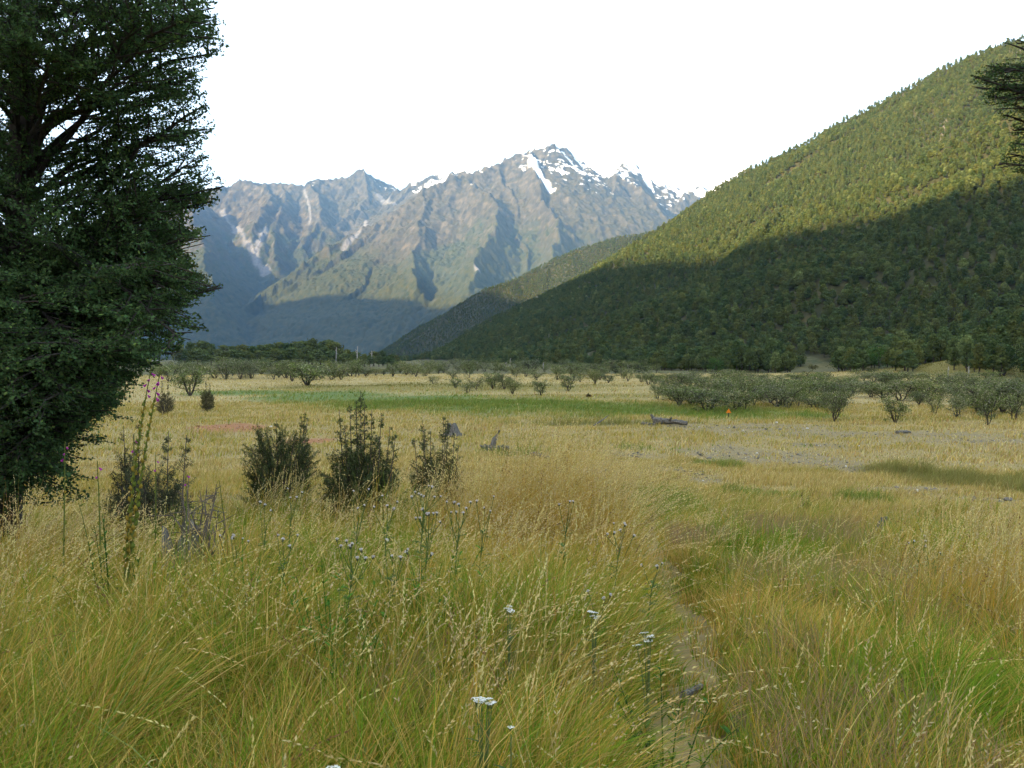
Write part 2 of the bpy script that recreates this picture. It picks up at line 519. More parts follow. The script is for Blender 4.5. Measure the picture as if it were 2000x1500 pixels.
# aspect: how far the slope faces the right-hand side (away from the afternoon sun, where snow stays)
aspect = np.clip((-tz_) / (steep + 1e-3), -1, 1)
bumpy = fbm(X / 160, Y / 160, 4, 91)
treeline = 760 + 200 * smooth(-900, -1500, X) * smooth(6200, 7000, Y) + 260 * (fbm(X / 700, Y / 700, 3, 92) - 0.5) * 2 + 180 * (bumpy - 0.5)
forest = 1 - smooth(-120, 120, Z - treeline)
forest = forest * (1 - 0.75 * smooth(0.95, 1.35, steep) * smooth(350, 800, Z))
snow_n = fbm(X / 75, Y / 75, 4, 93)
snow_line = 1440 + 330 * smooth(-700, -1300, X) * smooth(6400, 7200, Y) - 340 * smooth(7050, 7600, Y) * smooth(-600, 0, X) + 360 * (0.5 - snow_n) * 2 - 90 * aspect + 330 * smooth(0.6, 1.2, steep)
snow = smooth(-25, 45, Z - snow_line)
rock = smooth(0.75, 1.15, steep + 0.5 * (bumpy - 0.5)) * smooth(380, 800, Z)
# pale scree chutes, running where the flanks meet
scree = np.zeros(X.shape)
for line, wid in (([(432, 412), (455, 440), (478, 470), (500, 505), (518, 535)], 38), ([(512, 455), (505, 480), (498, 500)], 40), ([(520, 447), (510, 465), (500, 478)], 30),
                  ([(594, 372), (604, 400), (606, 430), (604, 436)], 14), ([(735, 378), (755, 392), (770, 398)], 35), ([(715, 430), (700, 455), (670, 490)], 30),
                  ([(1038, 308), (1050, 335), (1066, 360), (1076, 372)], 45), ([(930, 520), (934, 527)], 14)):
    p, ok = cast([q[0] for q in line], [q[1] for q in line], 2700, 9000)
    d = polyline_dist(X, Y, p)
    s_ = smooth(wid, wid * 0.35, d + (bumpy - 0.5) * wid * 1.4)
    if line[0][0] == 1038:
        snow = np.maximum(snow, s_)
    else:
        scree = np.maximum(scree, s_)
# crowns of the distant forest stand up as a bumpy surface
crowns = np.maximum(vnoise(X / 15, Y / 17, 95), vnoise(X / 18 + 40, Y / 20, 96))
Z += forest * (crowns - 0.55) * 24 + (1 - forest) * (vnoise(X / 16, Y / 16, 97) - 0.5) * 10

mm, n, l = new_mat("mountain_surface")
out = n.new("ShaderNodeOutputMaterial")
p = n.new("ShaderNodeBsdfPrincipled"); p.inputs['Roughness'].default_value = 0.9; p.inputs['Specular IOR Level'].default_value = 0.1
def attr(nm):
    a = n.new("ShaderNodeAttribute"); a.attribute_name = nm
    return a.outputs['Fac']
tc = n.new("ShaderNodeTexCoord")
def noise(sc, det=5):
    q = n.new("ShaderNodeTexNoise"); q.inputs['Scale'].default_value = sc; q.inputs['Detail'].default_value = det
    l.new(tc.outputs['Object'], q.inputs['Vector'])
    return q.outputs[0]
def ramp(src, *stops):
    q = n.new("ShaderNodeValToRGB"); el = q.color_ramp.elements
    for i, (pos, c) in enumerate(stops):
        e = el[i] if i < 2 else el.new(pos)
        e.position = pos; e.color = (*c, 1)
    l.new(src, q.inputs[0])
    return q.outputs[0]
def mix(f, a, b):
    q = n.new("ShaderNodeMix"); q.data_type = 'RGBA'
    l.new(f, q.inputs[0]); l.new(a, q.inputs[6]); l.new(b, q.inputs[7])
    return q.outputs[2]
c_for = ramp(noise(0.03), (0.3, (0.022, 0.029, 0.010)), (0.55, (0.040, 0.044, 0.015)), (0.75, (0.060, 0.056, 0.021)))
c_tus = ramp(noise(0.012), (0.3, (0.034, 0.032, 0.012)), (0.5, (0.050, 0.042, 0.017)), (0.7, (0.072, 0.056, 0.026)))
c_roc = ramp(noise(0.02, 8), (0.3, (0.024, 0.021, 0.012)), (0.5, (0.048, 0.041, 0.024)), (0.72, (0.105, 0.086, 0.054)))
c_scr = ramp(noise(0.05), (0.3, (0.115, 0.110, 0.102)), (0.7, (0.165, 0.157, 0.146)))
c_sno = ramp(noise(0.02), (0.3, (0.80, 0.81, 0.83)), (0.7, (0.88, 0.88, 0.88)))
c = mix(attr('rock'), c_tus, c_roc)
c = mix(attr('forest'), c, c_for)
c = mix(attr('scree'), c, c_scr)
c = mix(attr('snow'), c, c_sno)
l.new(c, p.inputs['Base Color'])
bp = n.new("ShaderNodeBump"); bp.inputs['Strength'].default_value = 0.6; bp.inputs['Distance'].default_value = 12.0
l.new(noise(0.035, 8), bp.inputs['Height']); l.new(bp.outputs[0], p.inputs['Normal'])
l.new(p.outputs[0], out.inputs[0])
mountains = mesh_np("mountains", np.stack([X, Y, Z], -1).reshape(-1, 3), grid_quads(*X.shape), mat=mm, smooth_shade=True,
                    attrs={'forest': forest.ravel(), 'rock': rock.ravel(), 'snow': snow.ravel(), 'scree': scree.ravel()})
tag(mountains, kind='structure')

# ------------------------------------------------------------------ hillside (right of the valley)
sl = slice(N_MEADOW, N_HILL + 1)
X, Y, Z = GX[sl], GY[sl], GZ[sl]
CLEAR = []                       # clearings in the forest: (centre, half width across, half depth)
for px_, py_, hw, hd in ((1592, 712, 26, 36), (1716, 716, 24, 26), (1600, 732, 34, 22), (1142, 706, 12, 12), (1110, 722, 26, 40), (1235, 722, 34, 40), (1850, 742, 45, 30)):
    q, ok = cast([px_], [py_], 150, 3000)
    CLEAR.append((q[0], hw * q[0][1] / FPX, hd))
def clearing(x, y):
    m = np.zeros(np.shape(x))
    for c0, a, b in CLEAR:
        e = ((x - c0[0]) / a) ** 2 + ((y - c0[1]) / b) ** 2
        m = np.maximum(m, 1 - smooth(0.6, 1.1, e + 0.5 * (fbm(x / 12, y / 12, 2, 101) - 0.5)))
    return m
pale = np.zeros(X.shape)
for px_, py_, w_ in ((1142, 705, 1.8), (1128, 709, 1.4), (1110, 715, 1.4), (1210, 703, 1.6), (1232, 718, 2.5), (1985, 97, 6)):
    q, ok = cast([px_], [py_], 150, 3000)
    d = np.hypot((X - q[0][0]), (Y - q[0][1]) * 0.35)
    pale = np.maximum(pale, smooth(w_ * 1.2, w_ * 0.5, d))
q, ok = cast([1866, 1850, 1838, 1828], [200, 228, 262, 288], 150, 3000)
pale = np.maximum(pale, smooth(2.6, 0.8, polyline_dist(X, Y, q)))
hm, n, l = new_mat("hillside_surface")
out = n.new("ShaderNodeOutputMaterial")
p = n.new("ShaderNodeBsdfPrincipled"); p.inputs['Roughness'].default_value = 0.95; p.inputs['Specular IOR Level'].default_value = 0.1
tc = n.new("ShaderNodeTexCoord")
c_flo = ramp(noise(0.15), (0.35, (0.030, 0.034, 0.014)), (0.65, (0.062, 0.058, 0.026)))
c_clr = ramp(noise(0.5), (0.35, (0.045, 0.055, 0.022)), (0.55, (0.075, 0.075, 0.034)), (0.75, (0.12, 0.105, 0.06)))
c_pal = ramp(noise(0.8), (0.3, (0.12, 0.11, 0.085)), (0.7, (0.20, 0.18, 0.14)))
c_flat = ramp(noise(0.3), (0.3, (0.060, 0.062, 0.024)), (0.7, (0.13, 0.112, 0.046)))
c = mix(attr('clear'), c_flo, c_clr)
c = mix(attr('pale'), c, c_pal)
c = mix(attr('flat'), c, c_flat)
l.new(c, p.inputs['Base Color']); l.new(p.outputs[0], out.inputs[0])
hillside = mesh_np("hillside", np.stack([X, Y, Z], -1).reshape(-1, 3), grid_quads(*X.shape), mat=hm, smooth_shade=True,
                   attrs={'clear': clearing(X, Y).ravel(), 'pale': pale.ravel(), 'flat': (1 - smooth(0.8, 3.0, Z)).ravel()})
tag(hillside, kind='structure')

# ------------------------------------------------------------------ the ridge across the valley whose shadow lies over the flat
SH = [(2000, 362), (1950, 378), (1900, 392), (1850, 410), (1800, 425), (1740, 425), (1650, 455), (1600, 477), (1540, 490), (1500, 482), (1455, 484), (1380, 508),
      (1305, 529), (1215, 539), (1158, 531), (1134, 538), (1020, 551), (990, 565), (940, 590),
      (880, 604), (850, 601), (800, 590), (740, 578), (680, 570), (600, 575), (520, 590), (471, 603)]
P, ok = cast([q[0] for q in SH], [q[1] for q in SH], 200, 6500, 1500)
P[:, 2] += np.where(P[:, 1] < 2700, 5.0, 4.0)
SH_ = unit(SUN[:2])                                   # towards the sun, level
PERP = np.array([-SH_[1], SH_[0]])
W_ = 2500.0
run = W_ - P[:, :2] @ SH_
cu = P[:, :2] @ PERP
cz_ = P[:, 2] + run * math.tan(SUN_EL) - np.where((P[:, 1] > 1500) & (P[:, 1] < 2700), 60.0, 0.0)
o_ = np.argsort(cu)
cu, cz_ = cu[o_], cz_[o_]
for lo_, hi_ in ((-9e9, -2800), (-2800, -1100), (-1100, 9e9)):
    m_ = (cu > lo_) & (cu <= hi_)
    for _ in range(2):
        if m_.sum() > 3: cz_[m_] = np.convolve(np.pad(cz_[m_], 1, mode='edge'), [0.25, 0.5, 0.25], mode='valid')
uu = np.arange(-7000, 4500, 60.0)
czz = np.interp(uu, cu, cz_)
czz = np.convolve(np.pad(czz, 1, mode='edge'), [0.25, 0.5, 0.25], mode='valid')
czz = np.where(uu < cu[0] - 200, czz - (cu[0] - 200 - uu) * 0.35, czz)
czz = np.where(uu > cu[-1], czz + 40, czz)
off = np.concatenate([np.linspace(-2600, -60, 18), [0], np.linspace(60, 2600, 16)])
OX, UU = np.meshgrid(off, uu)
CZ = np.broadcast_to(czz[:, None], OX.shape)
RZ = CZ - np.abs(OX) * 0.95 - 60 * (1 - ridged(UU / 400, OX / 1500, 3, 111)) * smooth(40, 300, np.abs(OX))
RX = SH_[0] * (W_ + OX) + PERP[0] * UU
CY = SH_[1] * (W_ + OX) + PERP[1] * UU
RZ = np.maximum(RZ, -1.0)
shade_ridge = mesh_np("hills", np.stack([RX, CY, RZ], -1).reshape(-1, 3), grid_quads(*OX.shape), mat=mm, smooth_shade=True,
                      attrs={'forest': np.full(OX.size, 0.8), 'rock': np.zeros(OX.size), 'snow': np.zeros(OX.size), 'scree': np.zeros(OX.size)})
tag(shade_ridge, kind='structure')

# ------------------------------------------------------------------ haze: one closed box of thin bluish air
hz, n, l = new_mat("haze_air")
out = n.new("ShaderNodeOutputMaterial")
v = n.new("ShaderNodeVolumePrincipled")
v.inputs['Color'].default_value = (0.27, 0.56, 1.0, 1)
v.inputs['Density'].default_value = HAZE_DENSITY
v.inputs['Anisotropy'].default_value = 0.0
l.new(v.outputs[0], out.inputs['Volume'])
top = float(max(GZ.max(), RZ.max())) + 30
x0, x1, y0, y1, z0, z1 = min(-6500, RX.min() - 50), 6500, float(CY.min()) - 50, 10200, -3.0, top
hv = [(x, y, z) for z in (z0, z1) for y in (y0, y1) for x in (x0, x1)]
haze = mesh_np("haze", hv, quads=[(0, 2, 3, 1), (4, 5, 7, 6), (0, 1, 5, 4), (2, 6, 7, 3), (0, 4, 6, 2), (1, 3, 7, 5)], mat=hz)
tag(haze, "thin pale blue haze filling the whole valley and fading the far mountains", kind='stuff')
# ------------------------------------------------------------------ meadow: where gravel, rushes and straw lie
# patches as ellipses on the flat, from (column, row, half width, half height) of the photograph
def patches(lst):
    out_ = []
    for px_, py_, hw, hh in lst:
        q, ok = cast([px_, px_, px_], [py_, py_ - hh, py_ + hh], 2, 400)
        out_.append((q[0][0], 0.5 * (q[1][1] + q[2][1]), hw * q[0][1] / FPX, max(0.5 * abs(q[1][1] - q[2][1]), 0.3)))
    return out_
P_GRAVEL = patches([(1420, 893, 75, 20), (1460, 888, 40, 18), (1480, 836, 150, 9), (1700, 850, 260, 7), (1900, 862, 160, 5), (1580, 900, 95, 16), (1650, 915, 70, 10),
                    (1385, 938, 38, 12), (1150, 921, 60, 6), (1240, 890, 60, 5), (1800, 958, 100, 5), (1900, 978, 90, 5), (1600, 870, 80, 4), (1320, 920, 40, 8), (1330, 833, 60, 5)])
P_RED = patches([(430, 835, 62, 8), (600, 861, 46, 5), (480, 838, 40, 6)])
P_GREEN = patches([(640, 775, 120, 12), (800, 784, 170, 14), (990, 792, 200, 14), (1200, 799, 190, 13), (1400, 806, 160, 11), (1570, 812, 70, 5), (470, 768, 100, 5)])
P_TUFT = patches([(1402, 907, 46, 7), (1015, 886, 55, 7), (1330, 881, 30, 4), (1240, 877, 32, 4), (1465, 966, 60, 9), (1690, 977, 42, 9), (1290, 992, 75, 20),
                  (1570, 872, 14, 4), (950, 884, 20, 5), (1215, 972, 30, 8)])
P_REED = patches([(1745, 925, 55, 14), (1840, 935, 100, 16), (1960, 950, 90, 20), (2100, 960, 120, 24), (1170, 828, 180, 4)])
P_OLIVE = patches([(900, 757, 330, 9), (1100, 775, 250, 6), (650, 758, 150, 8), (1450, 795, 200, 6), (1750, 818, 260, 5)])
P_FRESH = patches([(740, 1150, 130, 60), (640, 1230, 90, 45), (830, 1080, 60, 40), (1470, 1110, 90, 30), (1900, 1480, 160, 40), (1310, 1320, 30, 45), (470, 1100, 60, 40), (1560, 1180, 110, 30), (60, 1150, 90, 40), (1250, 1010, 80, 20)])
def inside(x, y, ps, soft=0.35, ns=0.7, sc=2.0, seed=0):
    m = np.zeros(np.shape(x))
    w = ns * (fbm(np.asarray(x) / sc, np.asarray(y) / sc, 3, 200 + seed) - 0.5)
    for cx_, cyy_, a, b in ps:
        e = np.sqrt(((x - cx_) / a) ** 2 + ((y - cyy_) / b) ** 2)
        m = np.maximum(m, 1 - smooth(1 - soft, 1 + soft, e + w))
    return m
# the trodden track from the camera out to the flat
TRACK_PX = [(1330, 1560), (1340, 1450), (1335, 1380), (1355, 1310), (1345, 1230), (1300, 1150), (1270, 1090), (1262, 1040), (1290, 1000)]
TRACK, _ok = cast([q[0] for q in TRACK_PX], [q[1] for q in TRACK_PX], 1.5, 100)
TRACK = np.vstack([[TRACK[0][0] + 0.1, 0.5, 0], TRACK])
def on_track(x, y):
    d = polyline_dist(np.asarray(x, float), np.asarray(y, float), TRACK)
    d = d + (fbm(np.asarray(x) / 0.5, np.asarray(y) / 0.5, 2, 210) - 0.5) * 0.16
    return 1 - smooth(0.09, 0.28, d)

def zones(x, y):
    """share of each kind of cover"""
    r = np.hypot(x, y)
    z = {}
    z['gravel'] = inside(x, y, P_GRAVEL, 0.5, 1.1, 1.2, 1)
    z['red'] = inside(x, y, P_RED, 0.3, 0.8, 1.5, 2)
    z['green'] = inside(x, y, P_GREEN, 0.45, 0.7, 5.0, 3)
    z['tuft'] = inside(x, y, P_TUFT, 0.3, 0.5, 0.8, 4)
    z['reed'] = inside(x, y, P_REED, 0.35, 0.5, 2.0, 5)
    z['olive'] = inside(x, y, P_OLIVE, 0.5, 0.6, 8.0, 6)
    hi = np.zeros(np.shape(x)); m_ = r > 120
    if m_.any(): hi[m_] = smooth(0.5, 1.6, terrain(np.asarray(x)[m_], np.asarray(y)[m_]))
    z['olive'] = np.maximum(z['olive'], hi)
    z['track'] = on_track(x, y) * (r < 16)
    # near lushness: green undergrowth patches, fading with distance to straw
    g = fbm(x / 1.1, y / 1.1, 3, 221) * 0.55 + fbm(x / 3.5, y / 3.5, 2, 222) * 0.45
    z['lush'] = smooth(0.34, 0.54, g) * (1 - 0.80 * smooth(11, 24, r))
    z['streak'] = smooth(0.44, 0.62, fbm(x / 14.0, y / 4.5, 3, 224)) * smooth(14, 30, r)
    z['fresh'] = inside(x, y, P_FRESH, 0.5, 0.9, 0.6, 7)
    z['gold'] = smooth(0.42, 0.62, fbm(x / 2.3 + 9, y / 2.3, 3, 223))
    return z

C_STRAW = np.array((0.43, 0.325, 0.100)); C_GOLD = np.array((0.47, 0.295, 0.050)); C_PALE = np.array((0.62, 0.49, 0.20))
C_OLIVE = np.array((0.265, 0.230, 0.036)); C_GREEN = np.array((0.150, 0.225, 0.024)); C_LUSH = np.array((0.105, 0.200, 0.020))
C_REED = np.array((0.135, 0.135, 0.036)); C_BROWN = np.array((0.33, 0.20, 0.07)); C_BLUEGR = np.array((0.17, 0.245, 0.085))
C_RUSH = np.array((0.105, 0.165, 0.030))

# ground sheet
sl = slice(0, N_MEADOW + 1)
X, Y, Z = GX[sl], GY[sl], GZ[sl]
zz = zones(X, Y)
rr_ = np.hypot(X, Y)
def lerp(a, b, f):
    return a * (1 - f[..., None]) + b * f[..., None]
c = np.broadcast_to(np.array((0.27, 0.205, 0.080)), X.shape + (3,))
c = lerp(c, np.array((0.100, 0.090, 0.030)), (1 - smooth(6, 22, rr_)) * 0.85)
c = lerp(c, np.array((0.34, 0.265, 0.11)), smooth(40, 110, rr_) * 0.8)
c = lerp(c, C_OLIVE * 0.55, zz['olive'] * 0.8)
c = lerp(c, C_RUSH * 0.8, zz['green'] * 0.9)
c = lerp(c, C_REED * 0.7, zz['reed'] * 0.9)
c = lerp(c, np.array((0.17, 0.135, 0.082)), zz['gravel'] * 0.55)
c = lerp(c, np.array((0.27, 0.125, 0.050)), zz['red'])
c = lerp(c, np.array((0.27, 0.20, 0.085)), zz['track'])
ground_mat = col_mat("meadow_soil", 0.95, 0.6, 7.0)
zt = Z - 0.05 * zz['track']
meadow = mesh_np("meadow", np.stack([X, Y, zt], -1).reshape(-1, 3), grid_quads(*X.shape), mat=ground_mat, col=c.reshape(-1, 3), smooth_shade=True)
tag(meadow, kind='structure')
# the rest of the ground, beside and behind the camera
th2 = np.linspace(R(37.5), R(322.5), 60); r2 = np.concatenate([[0.0], np.geomspace(0.6, 2500, 40)])
R2, T2 = np.meshgrid(r2, th2, indexing='ij')
X2, Y2 = R2 * np.sin(T2), R2 * np.cos(T2)
Z2 = near_ground(X2, Y2)
Z2[:, 0] = terrain(X2[:, 0], Y2[:, 0]); Z2[:, -1] = terrain(X2[:, -1], Y2[:, -1])
tag(mesh_np("ground", np.stack([X2, Y2, Z2], -1).reshape(-1, 3), grid_quads(*X2.shape), mat=ground_mat, smooth_shade=True,
            col=np.broadcast_to(np.array((0.24, 0.19, 0.07)), (X2.size, 3))), kind='structure')

# ------------------------------------------------------------------ grasses
grass_mat = leaf_mat("grass_blade", trans=0.32)
def wedge(n, r0, r1, half=R(36.0)):
    th = rng.uniform(-half, half, n); r = np.sqrt(rng.uniform(r0 * r0, r1 * r1, n))
    return r * np.sin(th), r * np.cos(th)

def blades(x, y, z, h, lean, lean_az, width, col_a, col_b, segs=3, power=2.0, droop=0.25, face=None):
    """strips: root at (x,y,z), height h, tip displaced lean*h towards lean_az; colour from root a to tip b"""
    n = len(x)
    t = np.linspace(0, 1, segs + 1)
    T = t[None, :]
    bx = np.cos(lean_az)[:, None] * (lean * h)[:, None] * T ** power
    by = np.sin(lean_az)[:, None] * (lean * h)[:, None] * T ** power
    bz = h[:, None] * (T - droop * np.minimum(lean, 1.4)[:, None] * T ** 3)
    cx_ = x[:, None] + bx; cyy_ = y[:, None] + by; cz2 = z[:, None] + bz
    if face is None: face = rng.uniform(0, np.pi, n)
    wx = np.cos(face) * width * 0.5; wy = np.sin(face) * width * 0.5
    prof = (1 - T ** 1.6) * 0.95 + 0.05
    L = np.stack([cx_ - wx[:, None] * prof, cyy_ - wy[:, None] * prof, cz2], -1)
    Rr = np.stack([cx_ + wx[:, None] * prof, cyy_ + wy[:, None] * prof, cz2], -1)
    V = np.stack([L, Rr], 2)                                 # n, segs+1, 2, 3
    k = (segs + 1) * 2
    base = (np.arange(n) * k)[:, None]; s_ = np.arange(segs)[None, :] * 2
    q = np.stack([base + s_, base + s_ + 1, base + s_ + 3, base + s_ + 2], -1).reshape(-1, 4)
    C = col_a[:, None, :] * (1 - T[..., None]) + col_b[:, None, :] * T[..., None]
    C = np.repeat(C[:, :, None, :], 2, axis=2)
    tip = np.stack([cx_, cyy_, cz2], -1)
    return V.reshape(-1, 3), q, C.reshape(-1, 3), tip

class Sward:
    def __init__(self): self.v = []; self.q = []; self.c = []; self.n = 0
    def add(self, v, q, c):
        self.v.append(v.astype(np.float32)); self.q.append((q + self.n).astype(np.int32)); self.c.append(c.astype(np.float32)); self.n += len(v)
    def build(self, name, label):
        o = mesh_np(name, np.vstack(self.v), np.vstack(self.q), mat=grass_mat, col=np.vstack(self.c))
        return tag(o, label, kind='stuff')

def jitter_col(c, amt=0.22):
    n = len(c)
    return np.clip(c * (1 + rng.uniform(-amt, amt, (n, 1))) * (1 + rng.uniform(-0.08, 0.08, (n, 3))), 0, 1)

def pick(prob, cols):
    """prob (n,k) -> colours"""
    p = prob / prob.sum(1, keepdims=True)
    k = (rng.uniform(0, 1, (len(p), 1)) > np.cumsum(p, 1)[:, :-1]).sum(1)
    return np.asarray(cols)[k], k

# where the sward stands tall: (column, row of its base, half width px, half depth m, extra height m)
TALL = []
for px_, py_, hw, hd, up in ((150, 1010, 300, 1.6, 0.72), (330, 1010, 150, 1.1, 0.62), (1020, 1120, 160, 1.2, 0.74), (1120, 1140, 130, 0.9, 0.62), (900, 1130, 120, 0.8, 0.46),
                         (1930, 1280, 130, 0.7, 0.34), (1960, 1180, 110, 0.7, 0.3), (560, 1060, 130, 1.0, 0.42), (740, 1090, 130, 0.9, 0.40), (50, 1200, 160, 0.7, 0.22), (1190, 1190, 70, 0.6, 0.22)):
    q, ok = cast([px_], [py_], 2, 100)
    TALL.append((q[0][0], q[0][1], hw * q[0][1] / FPX, hd, up))
def tallness(x, y):
    m = np.zeros(np.shape(x))
    for cx_, cyy_, a, b, up in TALL:
        e = ((x - cx_) / a) ** 2 + ((y - cyy_) / b) ** 2
        m = np.maximum(m, up * np.exp(-e * 1.1))
    return m

def sward_layer(sw, n, r0, r1, hmul, width, segs, wind=0.0):
    x, y = wedge(n, r0, r1, R(46.0) if r1 < 6 else R(39.0) if r1 < 20 else R(36.0))
    zo = zones(x, y)
    keep = rng.uniform(0, 1, n) > np.clip(zo['gravel'] * 0.46 + zo['red'] * 0.97 + zo['track'] * 0.80, 0, 0.99)
    x, y = x[keep], y[keep]; zo = {k: v[keep] for k, v in zo.items()}
    # tussocks: blades gather round jittered centres and fan out from them
    cs = 0.34 if r0 < 9 else 0.55 if r0 < 17 else 1.1 if r0 < 80 else 2.6
    ix, iy = np.floor(x / cs), np.floor(y / cs)
    h1, h2, h3, h4 = _hash(ix, iy, 1), _hash(ix, iy, 2), _hash(ix, iy, 3), _hash(ix, iy, 4)
    if r0 > 9: h3, h4 = smooth(.2, .8, fbm(x / cs, y / cs, 2, 261)), smooth(.2, .8, fbm(x / cs + 7, y / cs, 2, 262))
    cx_, cyy_ = (ix + 0.15 + 0.7 * h1) * cs, (iy + 0.15 + 0.7 * h2) * cs
    ox, oy = (x - cx_) / cs, (y - cyy_) / cs
    if r0 < 9: x, y = cx_ + ox * cs * 0.72, cyy_ + oy * cs * 0.72
    else: ox, oy = rng.uniform(-.5, .5, len(x)), rng.uniform(-.5, .5, len(x))
    n = len(x); r = np.hypot(x, y)
    tall = tallness(x, y) if r0 < 14 else np.zeros(n)
    hh = (0.26 + 0.20 * fbm(x / 1.7, y / 1.7, 2, 231)) * hmul
    hh = hh * (1 + 0.45 * (1 - smooth(7, 12, r)) * smooth(0.35 * y ** 0 + 0.3, -0.4, x - 0.17 * y)) * (1 - 0.45 * smooth(11, 24, r))
    hh = hh * (1 + 0.35 * zo['green'] + 1.0 * zo['reed'] + 0.4 * zo['tuft']) + tall * 0.50
    dtr = polyline_dist(x, y, TRACK)
    hh = hh * (1 - (1 - smooth(0.05, 0.75, dtr)) * 0.45 * (r < 16))
    hh = hh * (1 - 0.6 * zo['track']) * (1 - 0.5 * zo['gravel'])
    h = hh * rng.uniform(0.5, 1.25, n) * ((0.70 + 0.6 * h3) if r0 < 9 else (0.48 + 1.05 * h3 ** 1.4))
    lush, gold = zo['lush'], zo['gold']
    near = 1 - smooth(12, 26, r)
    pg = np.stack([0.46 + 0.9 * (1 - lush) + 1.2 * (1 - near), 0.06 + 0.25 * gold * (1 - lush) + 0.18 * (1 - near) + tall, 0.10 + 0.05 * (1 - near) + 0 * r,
                   0.55 + 0 * r, (0.25 + 1.15 * lush) * (0.12 + 0.88 * near), 0.10 * near + 0.25 * lush * near, 0.10 + 0.15 * gold, 0.12 * near * lush], 1)
    warm = 0.35 + 1.5 * h4
    pg[:, :3] *= warm[:, None]; pg[:, 4:6] *= (2.0 - warm)[:, None].clip(0.25, 2)
    pg[:, 5] += 2.2 * zo['fresh']; pg[:, 4] += 1.4 * zo['fresh']
    pg[:, 4] += 6 * zo['green'] + 5 * zo['tuft']; pg[:, 3] += 2.5 * zo['green'] + 4 * zo['olive'] + 2 * zo['tuft'] + 1.5 * zo['reed']
    pg[:, 6] += 1.2 * zo['olive']
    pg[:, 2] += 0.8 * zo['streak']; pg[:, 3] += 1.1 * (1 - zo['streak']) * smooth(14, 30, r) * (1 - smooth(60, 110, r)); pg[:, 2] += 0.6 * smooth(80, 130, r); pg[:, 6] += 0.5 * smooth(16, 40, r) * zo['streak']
    cb, k = pick(pg, [C_STRAW, C_GOLD, C_PALE, C_OLIVE, C_GREEN, C_LUSH, C_BROWN, C_BLUEGR])
    cb = lerp(cb, C_OLIVE * 0.5, zo['olive'] * smooth(118, 125, r))
    cb = lerp(cb, C_REED * 1.25, zo['reed'] * 0.75)
    cb = lerp(cb, C_RUSH, np.maximum(zo['tuft'] * 0.55, zo['green'] * 0.6))
    cb = lerp(cb, np.array((0.120, 0.235, 0.022)), zo['fresh'] * (k >= 4) * 0.6)
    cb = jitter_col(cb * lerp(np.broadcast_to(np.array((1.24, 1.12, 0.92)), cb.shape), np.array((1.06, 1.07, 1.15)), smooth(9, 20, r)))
    ca = cb * 0.85 + 0.15 * np.array((0.16, 0.14, 0.04))
    a0 = (fbm(x / 1.6, y / 1.6, 2, 233) - 0.5) * 6.0
    lx = 0.62 * ox + 0.14 + 0.14 * np.cos(a0) + rng.normal(0, 0.36, n); ly = 0.62 * oy + 0.14 * np.sin(a0) + rng.normal(0, 0.36, n)
    az = np.arctan2(ly, lx)
    lean = np.hypot(lx, ly) + wind
    z = terrain(x, y) - 0.01
    w = width * rng.uniform(0.7, 1.4, n) * (1 + 0.3 * (k == 5))
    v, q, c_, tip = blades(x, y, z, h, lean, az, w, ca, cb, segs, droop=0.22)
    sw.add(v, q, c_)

DENS = 1.0
near_sw = Sward()
sward_layer(near_sw, int(98000 * DENS), 0.9, 5.0, 1.05, 0.0054, 4)
sward_layer(near_sw, int(170000 * DENS), 5.0, 10.0, 1.0, 0.0070, 3)
near_sw.build("grass", "thick mixed green and straw grass covering the terrace in the lower half")
mid_sw = Sward()
sward_layer(mid_sw, int(150000 * DENS), 10.0, 18.0, 1.0, 0.0085, 3)
sward_layer(mid_sw, int(170000 * DENS), 18.0, 36.0, 1.0, 0.016, 2)
mid_sw.build("meadow_grass", "short dry golden grass on the slope down to the flat")
far_sw = Sward()
sward_layer(far_sw, int(170000 * DENS), 36.0, 85.0, 1.1, 0.034, 2)
sward_layer(far_sw, int(110000 * DENS), 85.0, 230.0, 1.1, 0.085, 1)
far_sw.build("flat_grass", "far band of straw coloured grass and green rushes across the valley flat")

